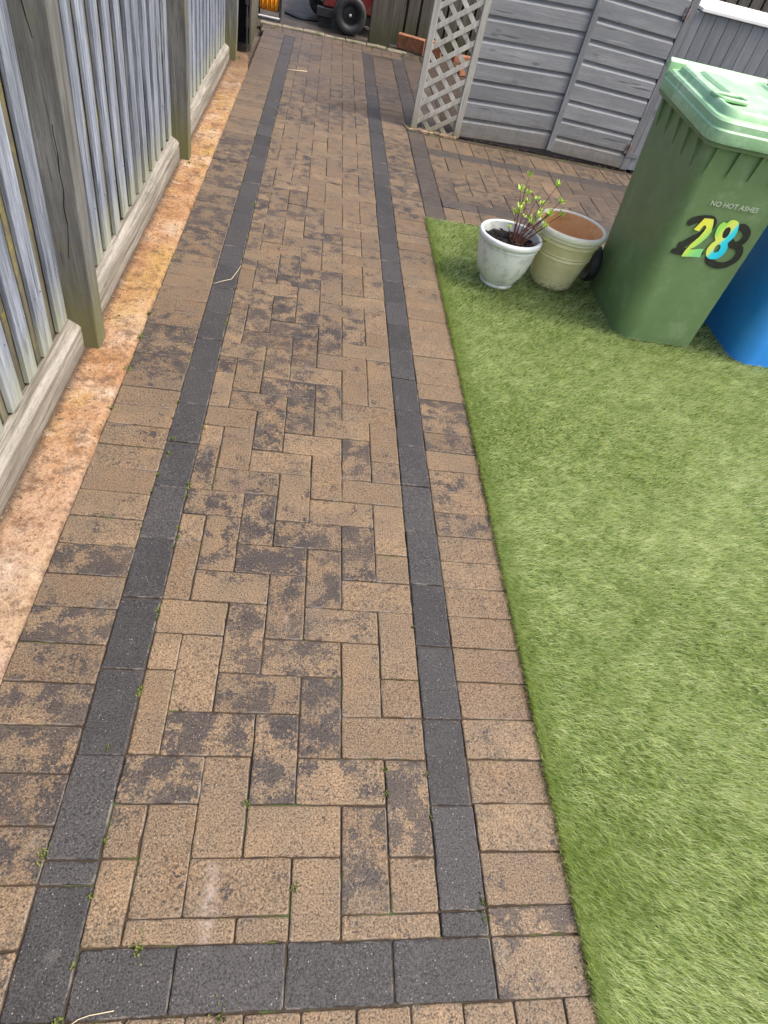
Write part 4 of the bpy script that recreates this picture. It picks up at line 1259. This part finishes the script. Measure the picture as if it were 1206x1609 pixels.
def mat_cream():
    t = NT('stained_cream_pot'); P = t.coord(); z = t.sep(P)[2]
    n = t.noise(P, 13, 8, .72)
    c = t.mix(t.rng(n, .35, .7), (.86, .76, .46), (.70, .61, .31))
    sp = t.rng(t.noise(P, 60, 6, .7), .5, .62)
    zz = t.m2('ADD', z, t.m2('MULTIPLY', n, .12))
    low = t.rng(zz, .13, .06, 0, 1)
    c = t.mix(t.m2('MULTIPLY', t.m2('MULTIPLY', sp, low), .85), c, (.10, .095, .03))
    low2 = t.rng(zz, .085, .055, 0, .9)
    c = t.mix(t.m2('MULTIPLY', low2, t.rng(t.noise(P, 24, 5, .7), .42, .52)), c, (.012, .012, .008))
    t.col(c); t.rough(.55); t.bump(n, .15, .002)
    return t.m
MAT['creampot'] = mat_cream()
MAT['creamrim'] = mat_plain('cream_rim', (.84, .79, .60), (.90, .86, .70), 10, .45)
CP = pot('plant_pot', 'larger cream pot with terracotta inside, nearly empty, beside the green bin', .942, 2.945,
    ([(.108, 0), (.113, .004), (.117, .012), (.122, .04), (.138, .11), (.150, .165), (.1545, .168), (.156, .173), (.1545, .178), (.152, .181), (.1555, .186), (.157, .191), (.155, .195), (.163, .235), (.166, .240), (.170, .245), (.168, .250), (.170, .262)],
     [(.168, .262), (.176, .266), (.179, .272), (.177, .277), (.184, .281), (.189, .290), (.1885, .302), (.183, .309), (.173, .311), (.166, .306), (.164, .296)],
     [(.1645, .304), (.160, .26), (.148, .19), (.138, .12), (.12, .05)]), ('creampot', 'creamrim'), 'terracotta', .137, .14)

# ---- twiggy shrub in the white pot
SB = thing('young_shrub', 'twiggy young shrub with fresh lime green leaf tips growing in white pot', 'shrub', (.625, 2.83, .2))
stems = [((.012, .005), (-.035, .02), .265), ((.0, .01), (-.01, .05), .32), ((.015, -.005), (.005, .02), .255), ((.02, .0), (.06, .03), .235), ((.03, .0), (.135, .03), .305), ((.032, -.01), (.17, .0), .25),
         ((.035, -.005), (.185, -.03), .20), ((.03, -.02), (.12, -.05), .14), ((.02, -.02), (.05, -.04), .15), ((.04, -.02), (.15, -.075), .09), ((.01, .02), (.03, .06), .20), ((.025, .01), (.10, .05), .21), ((.0, -.01), (-.02, -.01), .19)]
for _ in range(9):
    a_ = random.uniform(-.3, 1); stems.append(((random.uniform(-.01, .04), random.uniform(-.02, .02)), (random.uniform(-.05, .17), random.uniform(-.06, .06)), random.uniform(.06, .2)))
m = MB(); tips = []
cx, cy, cz = .625, 2.83, .205
for (b0, t0, h) in stems:
    pts = []
    for i in range(9):
        t_ = i / 8
        x = cx + b0[0] + (t0[0] - b0[0]) * (t_ ** 1.25) + .004 * nz(i * .7, h * 9, 1); y = cy + b0[1] + (t0[1] - b0[1]) * (t_ ** 1.25) + .004 * nz(i * .7, h * 9, 5)
        pts.append((x, y, cz + h * t_))
    m.tube(pts, [.0033 - .0017 * i / 8 for i in range(9)], 7)
    tips.append((Vector(pts[-1]), (Vector(pts[-1]) - Vector(pts[-3])).normalized(), h))
    if h > .2 and random.random() < .8:
        k = 5; tips.append((Vector(pts[k]) + Vector((.004, 0, 0)), Vector((random.uniform(-.5, .8), random.uniform(-.5, .5), .7)).normalized(), .1))
m.build('stems', 'stem', SB, smooth=True)
m = MB()
def leafblade(m, p, d, L, w):
    d = d.normalized(); s_ = d.cross(Vector((0, 0, 1)))
    if s_.length < .1: s_ = Vector((1, 0, 0))
    s_.normalize(); s_ = (Matrix.Rotation(random.uniform(-1, 1), 3, d) @ s_); n = d.cross(s_)
    prof = [(0, .1), (.2, .6), (.45, 1), (.7, .8), (.88, .4), (1, .04)]
    vs = []
    for t_, ww in prof:
        c = p + d * L * t_ - n * L * .22 * t_ * t_
        vs += [c - s_ * w * ww + n * w * .35 * ww, c, c + s_ * w * ww + n * w * .35 * ww]
    fs = []
    for i in range(len(prof) - 1):
        a = i * 3; fs += [(a, a + 1, a + 4, a + 3), (a + 1, a + 2, a + 5, a + 4)]
    m.add(vs, fs)
for p, d, h in tips:
    big = 1.0 if h > .12 else .7
    for k in range(random.choice((7, 8, 9, 10))):
        a = k * 2.4 + random.uniform(-.4, .4); el = random.uniform(-.25, .8)
        v = Vector((math.cos(a) * math.cos(el), math.sin(a) * math.cos(el), math.sin(el))) * .95 + d * .45
        leafblade(m, p - d * random.uniform(0, .012), v, random.uniform(.018, .032) * big, random.uniform(.004, .007) * big)
m.build('leaves', 'leaf', SB)
m = MB()
for i in range(42):
    a = random.uniform(0, 6.28); r_ = random.uniform(.005, .05); h = random.uniform(.02, .05)
    x, y = cx + .02 + r_ * math.cos(a), cy - .005 + r_ * math.sin(a) * .8
    e = random.uniform(0, 6.28)
    m.tube([(x, y, cz - .006), (x + .3 * h * math.cos(e), y + .3 * h * math.sin(e), cz + h * .5), (x + .9 * h * math.cos(e), y + .9 * h * math.sin(e), cz + h * random.uniform(.3, 1))], [.0022, .0018, .001], 5)
m.build('dry_stems', 'drystem', SB, smooth=True)

# ---- loose straws on the paving
def straw(label, pts, r_=.0012, mat='straw'):
    m = MB(); m.tube(pts, r_, 6)
    tag(m.build('straw', mat, smooth=True, loc=pts[0]), label, 'straw')
straw('short pale stick lying across the far part of the path', [(-.684, 6.129, .008), (-.60, 6.165, .009), (-.513, 6.204, .008)], .0032)
straw('thin bent dry straw on the left charcoal border', [(-.778, 2.404, .005), (-.735, 2.44, .007), (-.708, 2.462, .006), (-.69, 2.53, .01), (-.68, 2.60, .006)])
straw('dry twist of grass at the near edge of the charcoal corner', [(-.68, -.115, .004), (-.655, -.10, .012), (-.64, -.095, .006), (-.60, -.09, .004)], .0008)
